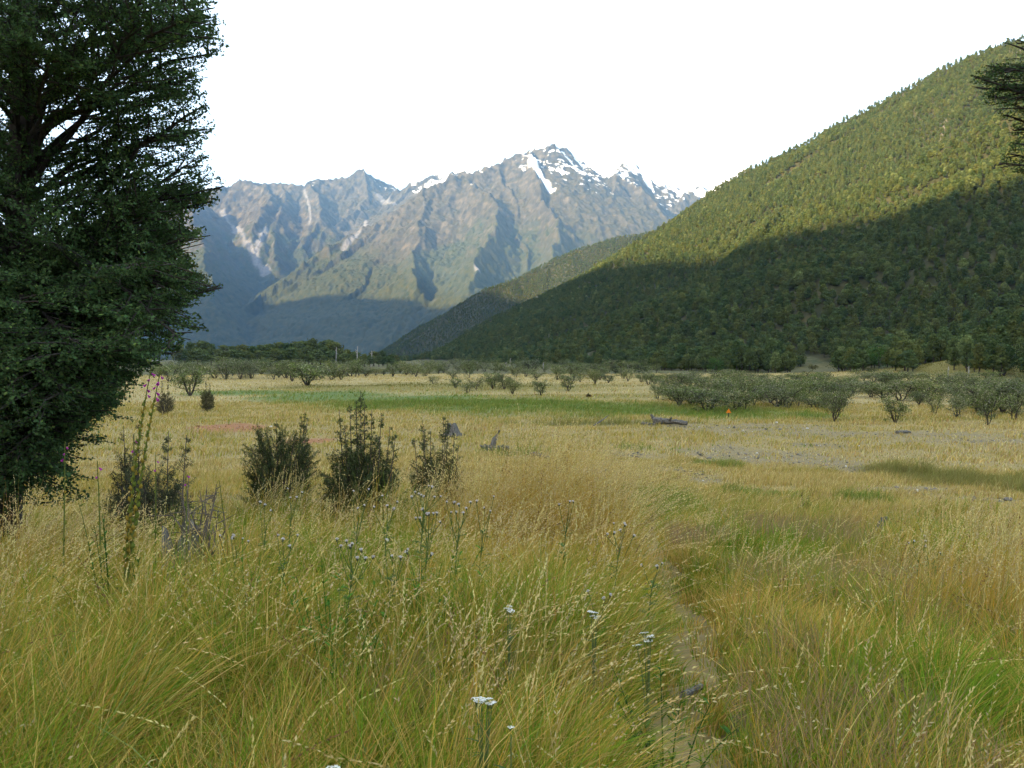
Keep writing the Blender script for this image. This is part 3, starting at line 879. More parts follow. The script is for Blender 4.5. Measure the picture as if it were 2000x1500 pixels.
# tall flowering stalks with seed heads, bent over to the right by the wind
def stalks(sw, x, y, h, lean, az, ca, cb, hw, ear_len, ear_n, stalk_w, ear_w, ear_spread, ear_col):
    n = len(x)
    z = terrain(x, y) - 0.02
    v, q, c_, tip = blades(x, y, z, h, lean, az, np.full(n, 1.0) * stalk_w, ca, cb, 6, power=2.1, droop=0.28)
    sw.add(v, q, c_)
    if not ear_n: return
    # ear: spikelets along the upper part, each a small slanting lens
    L = len(x)
    t = np.linspace(1 - ear_len, 1.0, ear_n)[None, :] + rng.uniform(-0.012, 0.012, (L, ear_n))
    t = np.clip(t, 0, 1)
    lx = np.cos(az)[:, None] * (lean * h)[:, None]; ly = np.sin(az)[:, None] * (lean * h)[:, None]
    px_ = x[:, None] + lx * t ** 2.1; py_ = y[:, None] + ly * t ** 2.1
    pz_ = z[:, None] + h[:, None] * (t - 0.28 * np.minimum(lean, 1.4)[:, None] * t ** 3)
    dx = lx * 2.1 * t ** 1.1; dy = ly * 2.1 * t ** 1.1; dz = h[:, None] * (1 - 0.84 * np.minimum(lean, 1.4)[:, None] * t ** 2)
    D = unit(np.stack([dx, dy, dz], -1))
    rnd = rng.normal(0, 1, (L, ear_n, 3)); side = unit(np.cross(D, rnd))
    d2 = unit(D + side * ear_spread[:, None, None] * rng.uniform(0.6, 1.4, (L, ear_n, 1)))
    P0 = np.stack([px_, py_, pz_], -1)
    sl_ = hw[:, None, None] * rng.uniform(0.7, 1.3, (L, ear_n, 1))
    P2 = P0 + d2 * sl_
    wv = unit(np.cross(d2, rng.normal(0, 1, (L, ear_n, 3)))) * (ear_w[:, None, None] * 0.5)
    m_ = P0 + d2 * sl_ * 0.45
    V = np.stack([P0, m_ + wv, P2, m_ - wv], 2).reshape(-1, 3)
    q2 = np.arange(L * ear_n)[:, None] * 4 + np.arange(4)[None, :]
    ec = np.repeat(ear_col[:, None, :], ear_n, 1) * rng.uniform(0.85, 1.15, (L, ear_n, 1))
    sw.add(V, q2, np.repeat(ec.reshape(-1, 3), 4, axis=0))

tall_sw = Sward()
def stalk_layer(n, r0, r1, wmul, base_keep):
    x, y = wedge(n, r0, r1)
    zo = zones(x, y); tl = tallness(x, y)
    drift = smooth(0.46, 0.70, fbm(x / 0.9, y / 0.9, 3, 251))
    keep = (rng.uniform(0, 1, n) < np.clip(base_keep * (0.25 + 2.2 * drift) + tl * 2.0, 0, 1)) & (zo['track'] < 0.5) & (zo['gravel'] < 0.4)
    keep &= ~((np.hypot(x, y) < 2.4) & (rng.uniform(0, 1, n) < 0.6)) & (polyline_dist(x, y, TRACK) > 0.35)
    x, y, tl = x[keep], y[keep], tl[keep]
    n = len(x)
    h = (0.50 + 0.30 * rng.uniform(0, 1, n)) + tl * rng.uniform(0.75, 1.25, n)
    h *= 1 + 0.22 * smooth(0.5, -0.4, x - 0.17 * y) * (1 - smooth(7, 12, np.hypot(x, y)))
    az = rng.normal(0.25, 0.6, n)
    stray = rng.uniform(0, 1, n) < 0.30
    az = np.where(stray, rng.uniform(-np.pi, np.pi, n), az)
    lean = np.abs(rng.normal(0.48, 0.36, n))
    cb, k = pick(np.stack([np.full(n, 1.0), 0.9 + tl * 2, np.full(n, 0.5), np.full(n, 0.35)], 1), [C_STRAW, C_GOLD, C_PALE, C_OLIVE * 1.2])
    cb = jitter_col(cb, 0.18)
    ca = lerp(cb, C_GOLD * 0.8, np.full(n, 0.5))
    kind = rng.uniform(0, 1, n)
    slim = kind < 0.62
    ear_col = jitter_col(np.where(slim[:, None], C_PALE * 0.98, np.array((0.50, 0.40, 0.20))), 0.12)
    dk = rng.uniform(0, 1, n) < 0.08
    ear_col = np.where(dk[:, None], np.array((0.20, 0.12, 0.05)), ear_col)
    bare = rng.uniform(0, 1, n) < 0.42
    for m, spread, ln, en in ((slim & ~bare, 0.25, 0.22, 20), (~slim & ~bare, 0.8, 0.28, 18), (bare, 0.3, 0.2, 0)):
        if not m.any(): continue
        c1 = m.sum()
        stalks(tall_sw, x[m], y[m], h[m], lean[m], az[m], ca[m], cb[m], np.full(c1, 0.016) * rng.uniform(0.7, 1.2, c1), ln, en, (0.0026 if en else 0.0038) * wmul,
               np.full(c1, 0.0046) * wmul, np.full(c1, spread), ear_col[m])
stalk_layer(12000, 1.8, 5.0, 1.15, 0.13)
stalk_layer(40000, 5.0, 9.5, 1.6, 0.10)
stalk_layer(20000, 9.5, 16.0, 2.4, 0.07)
tall_sw.build("tall_grass", "tall straw grass with pale seed heads bent sideways by the wind")

# finest haze of browntop: pinkish brown panicles in drifts
fine = Sward()
x, y = wedge(60000, 3.0, 14.0)
m = (smooth(0.5, 0.66, fbm(x / 1.3, y / 1.3, 3, 241)) > rng.uniform(0, 1, len(x))) & (on_track(x, y) < 0.4)
x, y = x[m], y[m]; n = len(x)
z = terrain(x, y); h = rng.uniform(0.30, 0.55, n)
for k in range(3):
    hz_ = h * rng.uniform(0.75, 1.0, n)
    v, q, c_, tip = blades(x + rng.normal(0, .02, n), y + rng.normal(0, .02, n), z + hz_ * 0.6, hz_ * 0.4, np.abs(rng.normal(.5, .3, n)), rng.uniform(-3.1, 3.1, n),
                           np.full(n, .0028), jitter_col(np.broadcast_to(np.array((.30, .20, .10)), (n, 3))), jitter_col(np.broadcast_to(np.array((.33, .21, .125)), (n, 3))), 1)
    fine.add(v, q, c_)
fine.build("panicle_grass", "drifts of fine brown grass panicles floating over the sward")

# ------------------------------------------------------------------ gravel: loose stones on the bare patches
ico_v = []
t_ = (1 + 5 ** 0.5) / 2
ico_v = unit(np.array([(-1, t_, 0), (1, t_, 0), (-1, -t_, 0), (1, -t_, 0), (0, -1, t_), (0, 1, t_), (0, -1, -t_), (0, 1, -t_), (t_, 0, -1), (t_, 0, 1), (-t_, 0, -1), (-t_, 0, 1)], float))
ico_f = np.array([(0, 11, 5), (0, 5, 1), (0, 1, 7), (0, 7, 10), (0, 10, 11), (1, 5, 9), (5, 11, 4), (11, 10, 2), (10, 7, 6), (7, 1, 8), (3, 9, 4), (3, 4, 2), (3, 2, 6), (3, 6, 8), (3, 8, 9),
                  (4, 9, 5), (2, 4, 11), (6, 2, 10), (8, 6, 7), (9, 8, 1)])
sx, sy, ssz, sc_ = [], [], [], []
for ps, reddish in ((P_GRAVEL, False), (P_RED, True)):
    for cx_, cyy_, a, b in ps:
        k = int(min(240, 30 + a * b * 6))
        u = rng.normal(0, 0.55, (k, 2))
        sx.append(cx_ + u[:, 0] * a); sy.append(cyy_ + u[:, 1] * b)
        ssz.append(np.exp(rng.normal(-3.45, 0.5, k)) * (0.7 + cyy_ / 120))
        g_ = rng.uniform(0.08, 0.24, (k, 1)) * np.array((1.0, 0.88, 0.70))
        g_ = np.where(rng.uniform(0, 1, (k, 1)) < 0.06, np.array((0.62, 0.61, 0.58)), g_)
        if reddish: g_ = np.where(rng.uniform(0, 1, (k, 1)) < 0.75, rng.uniform(0.6, 1.2, (k, 1)) * np.array((0.28, 0.125, 0.055)), g_)
        sc_.append(g_)
sx, sy, ssz, sc_ = map(np.concatenate, (sx, sy, ssz, sc_))
sz = terrain(sx, sy)
n = len(sx)
V = ico_v[None] * (ssz[:, None, None] * rng.uniform(0.6, 1.3, (n, 1, 3)) * np.array((1, 1, 0.6))) * rng.uniform(0.8, 1.2, (n, 12, 1))
V = V + np.stack([sx, sy, sz + ssz * 0.25], -1)[:, None, :]
Tt = (np.arange(n) * 12)[:, None, None] + ico_f[None]
gravel = mesh_np("gravel", V.reshape(-1, 3), tris=Tt.reshape(-1, 3), mat=col_mat("river_stone", 0.85, 0.0, 12.0), col=np.repeat(sc_, 12, axis=0))
tag(gravel, "grey river stones strewn over the bare patches of the flat", kind='stuff')
# ------------------------------------------------------------------ forest trees
FOREST_RAMP = [(0.0, (0.65, 0.78, 0.75)), (0.25, (0.9, 0.95, 0.85)), (0.45, (1.08, 1.0, 0.85)), (0.6, (0.95, 1.05, 1.0)), (0.82, (1.18, 1.06, 0.85)), (0.93, (1.3, 1.1, 0.85)), (0.98, (1.6, 1.45, 1.3)), (1.0, (1.9, 1.8, 1.6))]
forest_leaf = leaf_mat("forest_leaf", trans=0.25, rand_ramp=FOREST_RAMP)
bark = wood_mat("bark", (0.035, 0.028, 0.022), (0.095, 0.08, 0.065))
pale_bark = wood_mat("pale_bark", (0.22, 0.20, 0.175), (0.42, 0.39, 0.35))

def quad_leaves(P, size, g, out=None, bias=0.6, aspect=0.7):
    """small four-cornered leaf clumps at P, facing roughly outwards"""
    n = len(P)
    N = g.normal(0, 1, (n, 3))
    if out is not None: N = unit(N) * (1 - bias) + out * bias
    N = unit(N)
    A = unit(np.cross(N, g.normal(0, 1, (n, 3)))); B = np.cross(N, A)
    s = size * g.uniform(0.6, 1.35, (n, 1))
    a, b = A * s * 0.5, B * s * 0.5 * aspect
    V = np.stack([P - a, P - b, P + a, P + b], 1).reshape(-1, 3)
    return V, np.arange(n)[:, None] * 4 + np.arange(4)[None, :]

def forest_crown(seed, height=8.0, radius=2.9, base=1.2, lobes=24, per=42, size=0.62, conic=0.35):
    g = np.random.default_rng(seed)
    ge = Geo()
    for k in range(lobes):
        f = (k + g.uniform(0, 1)) / lobes
        zc = base + (height - base) * (0.12 + 0.82 * f)
        env = radius * (math.sin(math.pi * min(0.98, 0.22 + 0.78 * f)) ** 0.7) * (1 - conic * f)
        az = k * 2.4 + g.uniform(-0.5, 0.5); rr = env * g.uniform(0.35, 0.85)
        c0 = np.array([math.cos(az) * rr, math.sin(az) * rr, zc])
        lr = radius * g.uniform(0.30, 0.50)
        d = unit(g.normal(0, 1, (per, 3)))
        P = c0 + d * np.array([1, 1, 0.62]) * lr * g.uniform(0.55, 1.05, (per, 1))
        V, q = quad_leaves(P, size, g, d)
        tone = g.uniform(0.75, 1.3) * (g.uniform(0.85, 1.15, (per, 1)))
        c = np.array((0.090, 0.118, 0.047)) * tone
        ge.add(V, q, None, np.repeat(c, 4, axis=0))
    return ge
def forest_trunk(seed, height=8.0):
    g = np.random.default_rng(seed + 50)
    ge = Geo()
    zs = np.linspace(-0.6, height * 0.8, 6)
    pts = np.stack([g.normal(0, 0.08, 6), g.normal(0, 0.08, 6), zs], -1); pts[:2, :2] = 0
    ge.tube(pts, np.linspace(0.26, 0.07, 6), 6)
    for k in range(5):
        z0 = height * g.uniform(0.22, 0.6); az = g.uniform(0, 6.28); L = g.uniform(1.0, 2.0)
        d = np.array([math.cos(az), math.sin(az), 0.7])
        ge.tube(np.array([[0, 0, z0], [0, 0, z0] + d * L * 0.5, [0, 0, z0 + 0.1] + d * L]), [0.08, 0.055, 0.02], 5)
    return ge
CROWN_ME, TRUNK_ME = [], []
for i, (h_, r_, cn) in enumerate(((8.2, 2.7, 0.30), (9.4, 2.9, 0.45), (7.2, 3.0, 0.2), (8.8, 2.4, 0.4), (6.4, 2.6, 0.15))):
    oc = forest_crown(300 + i, h_, r_, conic=cn).build("crown", forest_leaf, link=False)
    ot = forest_trunk(300 + i, h_).build("trunk", bark, link=False)
    CROWN_ME.append(oc.data); TRUNK_ME.append(ot.data)
    bpy.data.objects.remove(oc); bpy.data.objects.remove(ot)

def place_tree(name, kind, x, y, z, s, sz, label, cat, group=None):
    r_ = empty(name, (x, y, z), float(rng.uniform(0, 6.28)), label, cat, group)
    r_.scale = (s, s, sz)
    for nm, me in (("trunk", TRUNK_ME[kind]), ("crown", CROWN_ME[kind])):
        o = bpy.data.objects.new(nm, me); COL.objects.link(o); o.parent = r_
    return r_

# candidate places all over the hillside, on a jittered grid
def jgrid(x0, x1, y0, y1, step):
    xs, ys = np.meshgrid(np.arange(x0, x1, step), np.arange(y0, y1, step))
    xs = xs.ravel() + rng.uniform(-0.46, 0.46, xs.size) * step; ys = ys.ravel() + rng.uniform(-0.46, 0.46, ys.size) * step
    return xs, ys
fx, fy = [], []
for (y0, y1, st) in ((150, 520, 3.9), (520, 1300, 3.5), (1300, 2650, 4.4)):
    a, b = jgrid(-500, 1100, y0 - 30, y1 - 30, st)
    th = np.arctan2(a, b); r = np.hypot(a, b)
    m = (th > R(-12)) & (th < R(36)) & (r < 2640)
    fx.append(a[m]); fy.append(b[m])
fx, fy = np.concatenate(fx), np.concatenate(fy)
fz = terrain(fx, fy)
sz_ = (0.46 + 0.62 * rng.beta(1.6, 2.6, len(fx))) * np.where(np.hypot(fx, fy) > 520, 0.86, 1.0) * (0.8 + 0.4 * fbm(fx / 60, fy / 60, 3, 311))
edge_noise = fbm(fx / 30, fy / 30, 3, 301)
u_all = to_px(fx, fy, fz)[0]
front = np.interp(u_all, [850, 1000, 1150, 1300, 1480, 1600, 1720, 1850, 2000, 2200], [900, 440, 345, 265, 205, 195, 188, 172, 150, 140])   # where the forest edge stands on the flat
keep = ((fz > 0.9 + 3 * edge_noise) | (np.hypot(fx, fy) > front + 50 * edge_noise)) & (u_all > 640) & ~((np.abs(u_all - 1592 - 12 * (edge_noise - .5)) < 44) & (np.hypot(fx, fy) < 330)) & ~((np.abs(u_all - 1714) < 26) & (np.hypot(fx, fy) < 270)) & ~((np.abs(u_all - 1830) < 30) & (np.hypot(fx, fy) < 225)) & ~((np.abs(u_all - 1140) < 30) & (np.hypot(fx, fy) < 400) & (fx > 0)) & (clearing(fx, fy) < rng.uniform(0.3, 0.7, len(fx))) & visible_from_eye(fx, fy, fz + 8.5 * sz_)
keep &= rng.uniform(0, 1, len(fx)) > 0.05
fx, fy, fz, sz_ = fx[keep], fy[keep], fz[keep], sz_[keep]
# nearest 300 in sight become trees of their own
th = np.arctan2(fx, fy)
cand = np.where((th < R(31)))[0]
rr_ = np.hypot(fx[cand], fy[cand])
# size on the picture, and not hidden by the nearer ones: walk outwards and keep a coarse cover map
order = cand[np.argsort(rr_)]
cover = np.full(2100, 2000.0)
solo = []
for i in order:
    u_, v_ = to_px(fx[i], fy[i], fz[i] + 7.6 * sz_[i])
    w_ = 2.6 * sz_[i] / fy[i] * FPX
    a_, b_ = int(max(0, u_ - w_)), int(min(2099, u_ + w_))
    if b_ <= a_: continue
    if v_ < np.mean(cover[a_:b_]) - 6:
        solo.append(i)
        cover[a_:b_] = np.minimum(cover[a_:b_], v_ + 3)
    if len(solo) >= 296: break
solo = np.array(solo)
def hill_label(i):
    u_, v_ = to_px(fx[i], fy[i], fz[i])
    if u_ < 1100: return "dark bushy forest tree at the hill foot where the valley runs back to the snowy peaks"
    if u_ < 1300: return "dark bushy forest tree at the hill foot around the pale bare bank"
    if u_ < 1540: return "dark bushy forest tree at the hill foot between the pale bank and the scrubby clearing"
    if u_ < 1800: return "dark bushy forest tree at the hill foot around the scrubby clearings"
    return "dark bushy forest tree at the hill foot beyond the scrubby clearings"
GROUPS = {"peaks": "forest trees below the snowy peaks", "bank": "forest trees around the pale bank", "between": "forest trees between bank and clearing",
          "around the scrubby": "forest trees around the clearings", "beyond": "forest trees beyond the clearings"}
for i in solo:
    lb = hill_label(i)
    gr = GROUPS["peaks"] if "peaks" in lb else GROUPS["between"] if "between" in lb else GROUPS["bank"] if "bank" in lb else GROUPS["beyond"] if "beyond" in lb else GROUPS["around the scrubby"]
    s_ = sz_[i]
    place_tree("forest_tree", int(rng.integers(0, 5)), fx[i], fy[i], fz[i], s_, s_ * rng.uniform(0.9, 1.12), lb, "tree", gr)

# all the other trees of the slope: one mass
rest = np.ones(len(fx), bool); rest[solo] = False
src = []
for me in CROWN_ME:
    src.append(next(o for o in COL.objects if o.name.startswith("crown") and o.data == me))
ng = bpy.data.node_groups.new("forest_cover", 'GeometryNodeTree')
ng.interface.new_socket("Geometry", in_out='INPUT', socket_type='NodeSocketGeometry')
ng.interface.new_socket("Geometry", in_out='OUTPUT', socket_type='NodeSocketGeometry')
N_, L_ = ng.nodes, ng.links
gi, go = N_.new("NodeGroupInput"), N_.new("NodeGroupOutput")
jn = N_.new("GeometryNodeJoinGeometry")
for o in reversed(src):
    oi = N_.new("GeometryNodeObjectInfo"); oi.transform_space = 'ORIGINAL'
    oi.inputs['Object'].default_value = o; oi.inputs['As Instance'].default_value = True
    L_.new(oi.outputs['Geometry'], jn.inputs[0])
def nattr(nm, ty):
    a = N_.new("GeometryNodeInputNamedAttribute"); a.data_type = ty; a.inputs['Name'].default_value = nm
    return a.outputs[0]
ip = N_.new("GeometryNodeInstanceOnPoints")
ip.inputs['Pick Instance'].default_value = True
cx_ = N_.new("ShaderNodeCombineXYZ"); L_.new(nattr("turn", 'FLOAT'), cx_.inputs[2])
cs_ = N_.new("ShaderNodeCombineXYZ")
for k in range(3): L_.new(nattr("size" if k < 2 else "tall", 'FLOAT'), cs_.inputs[k])
L_.new(gi.outputs[0], ip.inputs['Points']); L_.new(jn.outputs[0], ip.inputs['Instance'])
L_.new(nattr("kind_index", 'INT'), ip.inputs['Instance Index'])
L_.new(cx_.outputs[0], ip.inputs['Rotation']); L_.new(cs_.outputs[0], ip.inputs['Scale'])
L_.new(ip.outputs[0], go.inputs[0])
me = bpy.data.meshes.new("forest")
k = int(rest.sum())
me.vertices.add(k)
me.vertices.foreach_set('co', np.stack([fx[rest], fy[rest], fz[rest] - 0.5], -1).astype(np.float32).ravel())
for nm, ty, val in (("turn", 'FLOAT', rng.uniform(0, 6.28, k)), ("size", 'FLOAT', sz_[rest]), ("tall", 'FLOAT', sz_[rest] * rng.uniform(0.85, 1.15, k))):
    a = me.attributes.new(nm, ty, 'POINT'); a.data.foreach_set('value', val.astype(np.float32))
a = me.attributes.new("kind_index", 'INT', 'POINT'); a.data.foreach_set('value', rng.integers(0, 5, k).astype(np.int32))
forest_ob = bpy.data.objects.new("forest", me); COL.objects.link(forest_ob)
md = forest_ob.modifiers.new("forest_cover", 'NODES'); md.node_group = ng
tag(forest_ob, "dense beech forest clothing the whole hill slope up to the skyline", kind='stuff')


# the dark line of trees across the flat on the far side, before the shaded mountain
TOPS = [(350, 672), (372, 668), (395, 666), (412, 670), (436, 674), (455, 676), (474, 673), (492, 676), (510, 674), (528, 672), (545, 668), (560, 670), (576, 667), (594, 666),
        (610, 661), (626, 668), (640, 664), (652, 668), (664, 680), (678, 682), (694, 686), (712, 690), (730, 686), (748, 685), (764, 692), (775, 694),
        (385, 680), (425, 682), (465, 684), (503, 684), (537, 680), (568, 678), (602, 676), (634, 678), (672, 690), (740, 694),
        (362, 684), (402, 684), (445, 686), (484, 686), (520, 686), (552, 684), (585, 684), (618, 682), (650, 684), (688, 692), (705, 695), (756, 696), (722, 694), (768, 698)]
for k, (u_, v_) in enumerate(TOPS):
    Yd = (455 if k < 26 else 430) + rng.uniform(-12, 12)
    a, b = px_dir(u_, v_)
    x_, y_ = a * Yd, Yd
    ztop = EYE + b * Yd
    zb = zg(x_, y_)
    kd = int(rng.integers(0, 5))
    s_ = (ztop - zb) / (8.2, 9.4, 7.2, 8.8, 6.4)[kd]
    place_tree("valley_tree", kd, x_, y_, zb, s_ * rng.uniform(1.15, 1.6), s_, "dark rounded tree in the tree line across the flat before the blue shaded mountain", "tree", "tree line across the flat")

# dead standing trunks, pale among the green
def snag(u_, v_base, v_top, Yd, label, lean=0.0, group=None):
    a, b = px_dir(u_, v_base); x_, y_ = a * Yd, Yd
    zb = zg(x_, y_)
    zt = EYE + px_dir(u_, v_top)[1] * Yd
    g = np.random.default_rng(int(u_))
    r_ = empty("dead_tree", (x_, y_, zb), 0, label, "dead tree", group)
    ge = Geo(); H = max(zt - zb, 2.0)
    zs = np.linspace(-0.3, H, 7)
    pts = np.stack([np.linspace(0, lean * H, 7) + g.normal(0, 0.05, 7), g.normal(0, 0.05, 7), zs], -1)
    w = max(0.10, 0.0008 * Yd)
    ge.tube(pts, np.linspace(w * 1.3, w * 0.45, 7), 6); ge.build("trunk", pale_bark, r_)
    ge = Geo()
    for k in range(4):
        t_ = g.uniform(0.5, 0.95); az = g.uniform(0, 6.28); L = H * g.uniform(0.08, 0.2)
        p0 = np.array([np.interp(t_ * H, zs, pts[:, 0]), 0, t_ * H]); d = np.array([math.cos(az), 0.3 * math.sin(az), 0.6])
        ge.tube(np.array([p0, p0 + d * L * 0.5, p0 + d * L]), [w * 0.4, w * 0.3, w * 0.15], 5)
    ge.build("branch", pale_bark, r_)
for u_, vb, vt, Yd, lb in ((697, 712, 676, 440, "thin pale dead trunk rising tallest from the tree line across the flat"),
                       (440, 712, 680, 445, "short pale dead trunk in the tree line near the big tree"),
                       (656, 712, 678, 438, "slim grey dead trunk inside the tree line, with bare side twigs"),
                       (725, 712, 685, 436, "pale dead trunk at the thin end of the tree line across the flat"),
                       (988, 722, 707, 300, "short pale dead trunk between the low trees in mid valley"),
                       (996, 722, 700, 330, "forked pale dead trunk in front of the shaded hill foot"),
                       (1061, 722, 708, 300, "upright thin pale dead trunk at the hill foot before the pale bank"),
                       (1226, 724, 712, 320, "bleached dead snag beside the pale bank on the hill foot"),
                       (1926, 750, 728, 200, "grey bare dead tree at the dark forest edge past the clearings"),
                       (1851, 752, 742, 150, "small pale dead stem rising out of the grey shrub thicket"),
                       (1891, 752, 741, 150, "thin bare stem standing in the grey shrub thicket near the forest edge")):
    snag(u_, vb, vt, Yd, lb, lean=0.04)

# single trees and bushes that stand out at the forest edge
shrub_leaf = leaf_mat("shrub_leaf", trans=0.25)
def round_bush(name, u_, v_base, wpx, hpx, Yd, colr, label, cat, seed, leafsize=None, lobes=16, per=60, flat=0.8, trunk=True):
    a, b = px_dir(u_, v_base); x_, y_ = a * Yd, Yd
    zb = zg(x_, y_)
    g = np.random.default_rng(seed)
    Wd, Ht = wpx / FPX * Yd, hpx / FPX * Yd
    r_ = empty(name, (x_, y_, zb), 0, label, cat)
    ge = Geo()
    ls = leafsize or max(0.05, 0.0011 * Yd)
    for k in range(lobes):
        az = k * 2.4; f = g.uniform(0.15, 0.92)
        rr = Wd * 0.5 * math.sqrt(max(0.05, 1 - (2 * f - 0.75) ** 2 / 1.7)) * g.uniform(0.3, 0.8)
        c0 = np.array([math.cos(az) * rr, math.sin(az) * rr, Ht * f])
        lr = Wd * g.uniform(0.14, 0.24)
        d = unit(g.normal(0, 1, (per, 3)))
        P = c0 + d * np.array([1, 1, flat]) * lr * g.uniform(0.4, 1.1, (per, 1))
        P[:, 2] = np.maximum(P[:, 2], 0.02)
        V, q = quad_leaves(P, ls, g, d, 0.4)
        c = np.array(colr) * g.uniform(0.7, 1.3) * g.uniform(0.8, 1.25, (per, 1))
        ge.add(V, q, None, np.repeat(c, 4, axis=0))
    if trunk:
        gt = Geo()
        for k in range(4):
            az = g.uniform(0, 6.28); e = np.array([math.cos(az) * Wd * 0.25, math.sin(az) * Wd * 0.25, Ht * 0.75])
            gt.tube(np.array([[0, 0, -0.15], e * np.array([0.35, 0.35, 0.5]), e]), [0.018 * Ht + 0.01, 0.012 * Ht + 0.006, 0.004 * Ht + 0.003], 5)
        gt.build("trunk" if cat == "tree" else "stems", bark, r_)
    ge.build("crown" if cat == "tree" else "foliage", shrub_leaf, r_)
    return r_
round_bush("round_tree", 1716, 752, 66, 48, 215, (0.050, 0.105, 0.022), "bright green rounded tree before the second scrubby clearing", "tree", 401, lobes=26)
round_bush("silver_tree", 1767, 756, 28, 44, 205, (0.31, 0.31, 0.23), "silvery grey bare-looking small tree beside the bright green rounded tree", "tree", 402, lobes=18)
round_bush("round_tree", 1398, 748, 40, 34, 240, (0.055, 0.105, 0.028), "light green rounded tree at the forest edge above the thicket", "tree", 403, lobes=20)
round_bush("edge_tree", 1645, 748, 60, 54, 230, (0.032, 0.055, 0.022), "dark round tree between the two scrubby clearings", "tree", 404, lobes=24)
round_bush("edge_tree", 1960, 775, 110, 70, 150, (0.028, 0.050, 0.018), "broad dark tree at the forest edge past the thicket", "tree", 405, lobes=34, per=90)
round_bush("edge_tree", 2040, 775, 120, 95, 150, (0.026, 0.046, 0.017), "tall dark tree cut by the picture edge at the forest end", "tree", 406, lobes=34, per=90)
round_bush("edge_tree", 1890, 760, 60, 48, 185, (0.030, 0.055, 0.020), "low dark tree standing in the gap past the silvery tree", "tree", 407, lobes=22)
for k, (u_, v_, w_, h_) in enumerate(((1575, 738, 30, 12), (1612, 742, 36, 12), (1588, 722, 24, 9), (1700, 726, 24, 9), (1742, 742, 26, 12), (1830, 752, 50, 14), (1868, 756, 40, 12), (1130, 722, 26, 9), (1165, 728, 36, 12),
                                      (1200, 730, 30, 11), (1250, 730, 36, 13), (1185, 716, 22, 9), (1220, 716, 22, 9))):
    lb = "olive scrub bush growing on the scrubby clearing of the hill foot" if u_ > 1400 else "dark scrub bush growing around the pale bank on the hill foot"
    q, ok = cast([u_], [v_], 120, 1500)
    o = round_bush("scrub_bush", u_, v_, w_, h_, q[0][1], (0.085, 0.085, 0.035) if u_ > 1400 else (0.045, 0.06, 0.025), lb, "bush", 420 + k, lobes=9, per=40)
    o['group'] = "scrub on the clearings" if u_ > 1400 else "scrub around the pale bank"
# ------------------------------------------------------------------ thorny grey-green shrubs on the flat
def thorn_shrub(seed, spread=1.25, height=2.2, open_=0.5, dead=0.25):
    """several crooked stems, a flat-topped open crown made of many little clumps"""
    g = np.random.default_rng(seed)
    st, cr = Geo(), Geo()
    tips = []
    ns = int(g.integers(3, 6))
    for k in range(ns):
        az = k * 6.283 / ns + g.uniform(-0.5, 0.5)
        L = spread * g.uniform(0.45, 0.8)
        p = [np.array([0, 0, -0.1])]
        e = np.array([math.cos(az) * L, math.sin(az) * L, height * g.uniform(0.6, 0.8)])
        for t in (0.3, 0.6, 1.0):
            p.append(e * t * np.array([1, 1, 1]) + g.normal(0, 0.10, 3) * (1 if t < 1 else 0.3))
        st.tube(np.array(p), [0.065, 0.05, 0.04, 0.025], 5)
        for j in range(int(g.integers(5, 8))):
            t = g.uniform(0.22, 1.0)
            p0 = np.array([np.interp(t, [0, .3, .6, 1], [q[i] for q in p]) for i in range(3)])
            a2 = az + g.uniform(-1.5, 1.5); L2 = spread * g.uniform(0.25, 0.65)
            p2 = p0 + np.array([math.cos(a2) * L2, math.sin(a2) * L2, g.uniform(0.0, 0.45) * height * 0.8])
            p2[2] = min(p2[2], height * g.uniform(0.75, 1.08))
            pm = 0.5 * (p0 + p2) + g.normal(0, 0.07, 3)
            st.tube(np.array([p0, pm, p2]), [0.028, 0.02, 0.01], 4)
            tips += [p2, pm]
            for m in range(2):
                p3 = p2 + np.array([g.normal(0, 0.3) * spread, g.normal(0, 0.3) * spread, g.normal(0.02, 0.10) * height])
                st.tube(np.array([p2, 0.5 * (p2 + p3) + g.normal(0, 0.03, 3), p3]), [0.012, 0.009, 0.005], 3, cap=False)
                tips.append(p3)
    for c0 in tips:
        for m in range(2):                                            # bare lichen-grey twig ends sticking out
            if g.uniform() < 0.55: continue
            d = unit(np.array([g.normal(0, .7), g.normal(0, .7), g.uniform(.2, 1.1)])); L = g.uniform(0.22, 0.5)
            cr.tube(np.array([c0, c0 + d * L * .5 + g.normal(0, .04, 3), c0 + d * L]), [0.013, 0.010, 0.006], 3, c=np.array((0.26, 0.25, 0.18)) * g.uniform(.6, 1.2), cap=False)
        if g.uniform() < open_ * 0.35: continue
        n = int(g.choice([7, 14, 24, 40]))
        sp = np.array([0.27, 0.27, 0.17]) * spread
        P = c0 + g.normal(0, 0.62, (n, 3)) * sp
        P[:, 2] = np.clip(P[:, 2], 0.10, height * 1.08)
        V, q = quad_leaves(P, 0.125, g, None, 0, 0.55)
        tone = g.uniform(0.7, 1.25)
        base = np.array((0.120, 0.146, 0.050)) * tone
        c = np.broadcast_to(base, (n, 3)) * g.uniform(0.75, 1.3, (n, 1))
        lich = g.uniform(0, 1, (n, 1)) < dead * 0.9
        c = np.where(lich, np.array((0.30, 0.29, 0.17)) * g.uniform(0.6, 1.2, (n, 1)), c)
        cr.add(V, q, None, np.repeat(c, 4, axis=0))
    return st, cr
thorn_leaf = leaf_mat("thorn_leaf", trans=0.2, rand_ramp=[(0, (0.8, 0.85, 0.85)), (0.4, (1.0, 1.0, 1.0)), (0.7, (1.05, 1.1, 0.9)), (1, (1.3, 1.22, 1.05))])
SHRUB = []
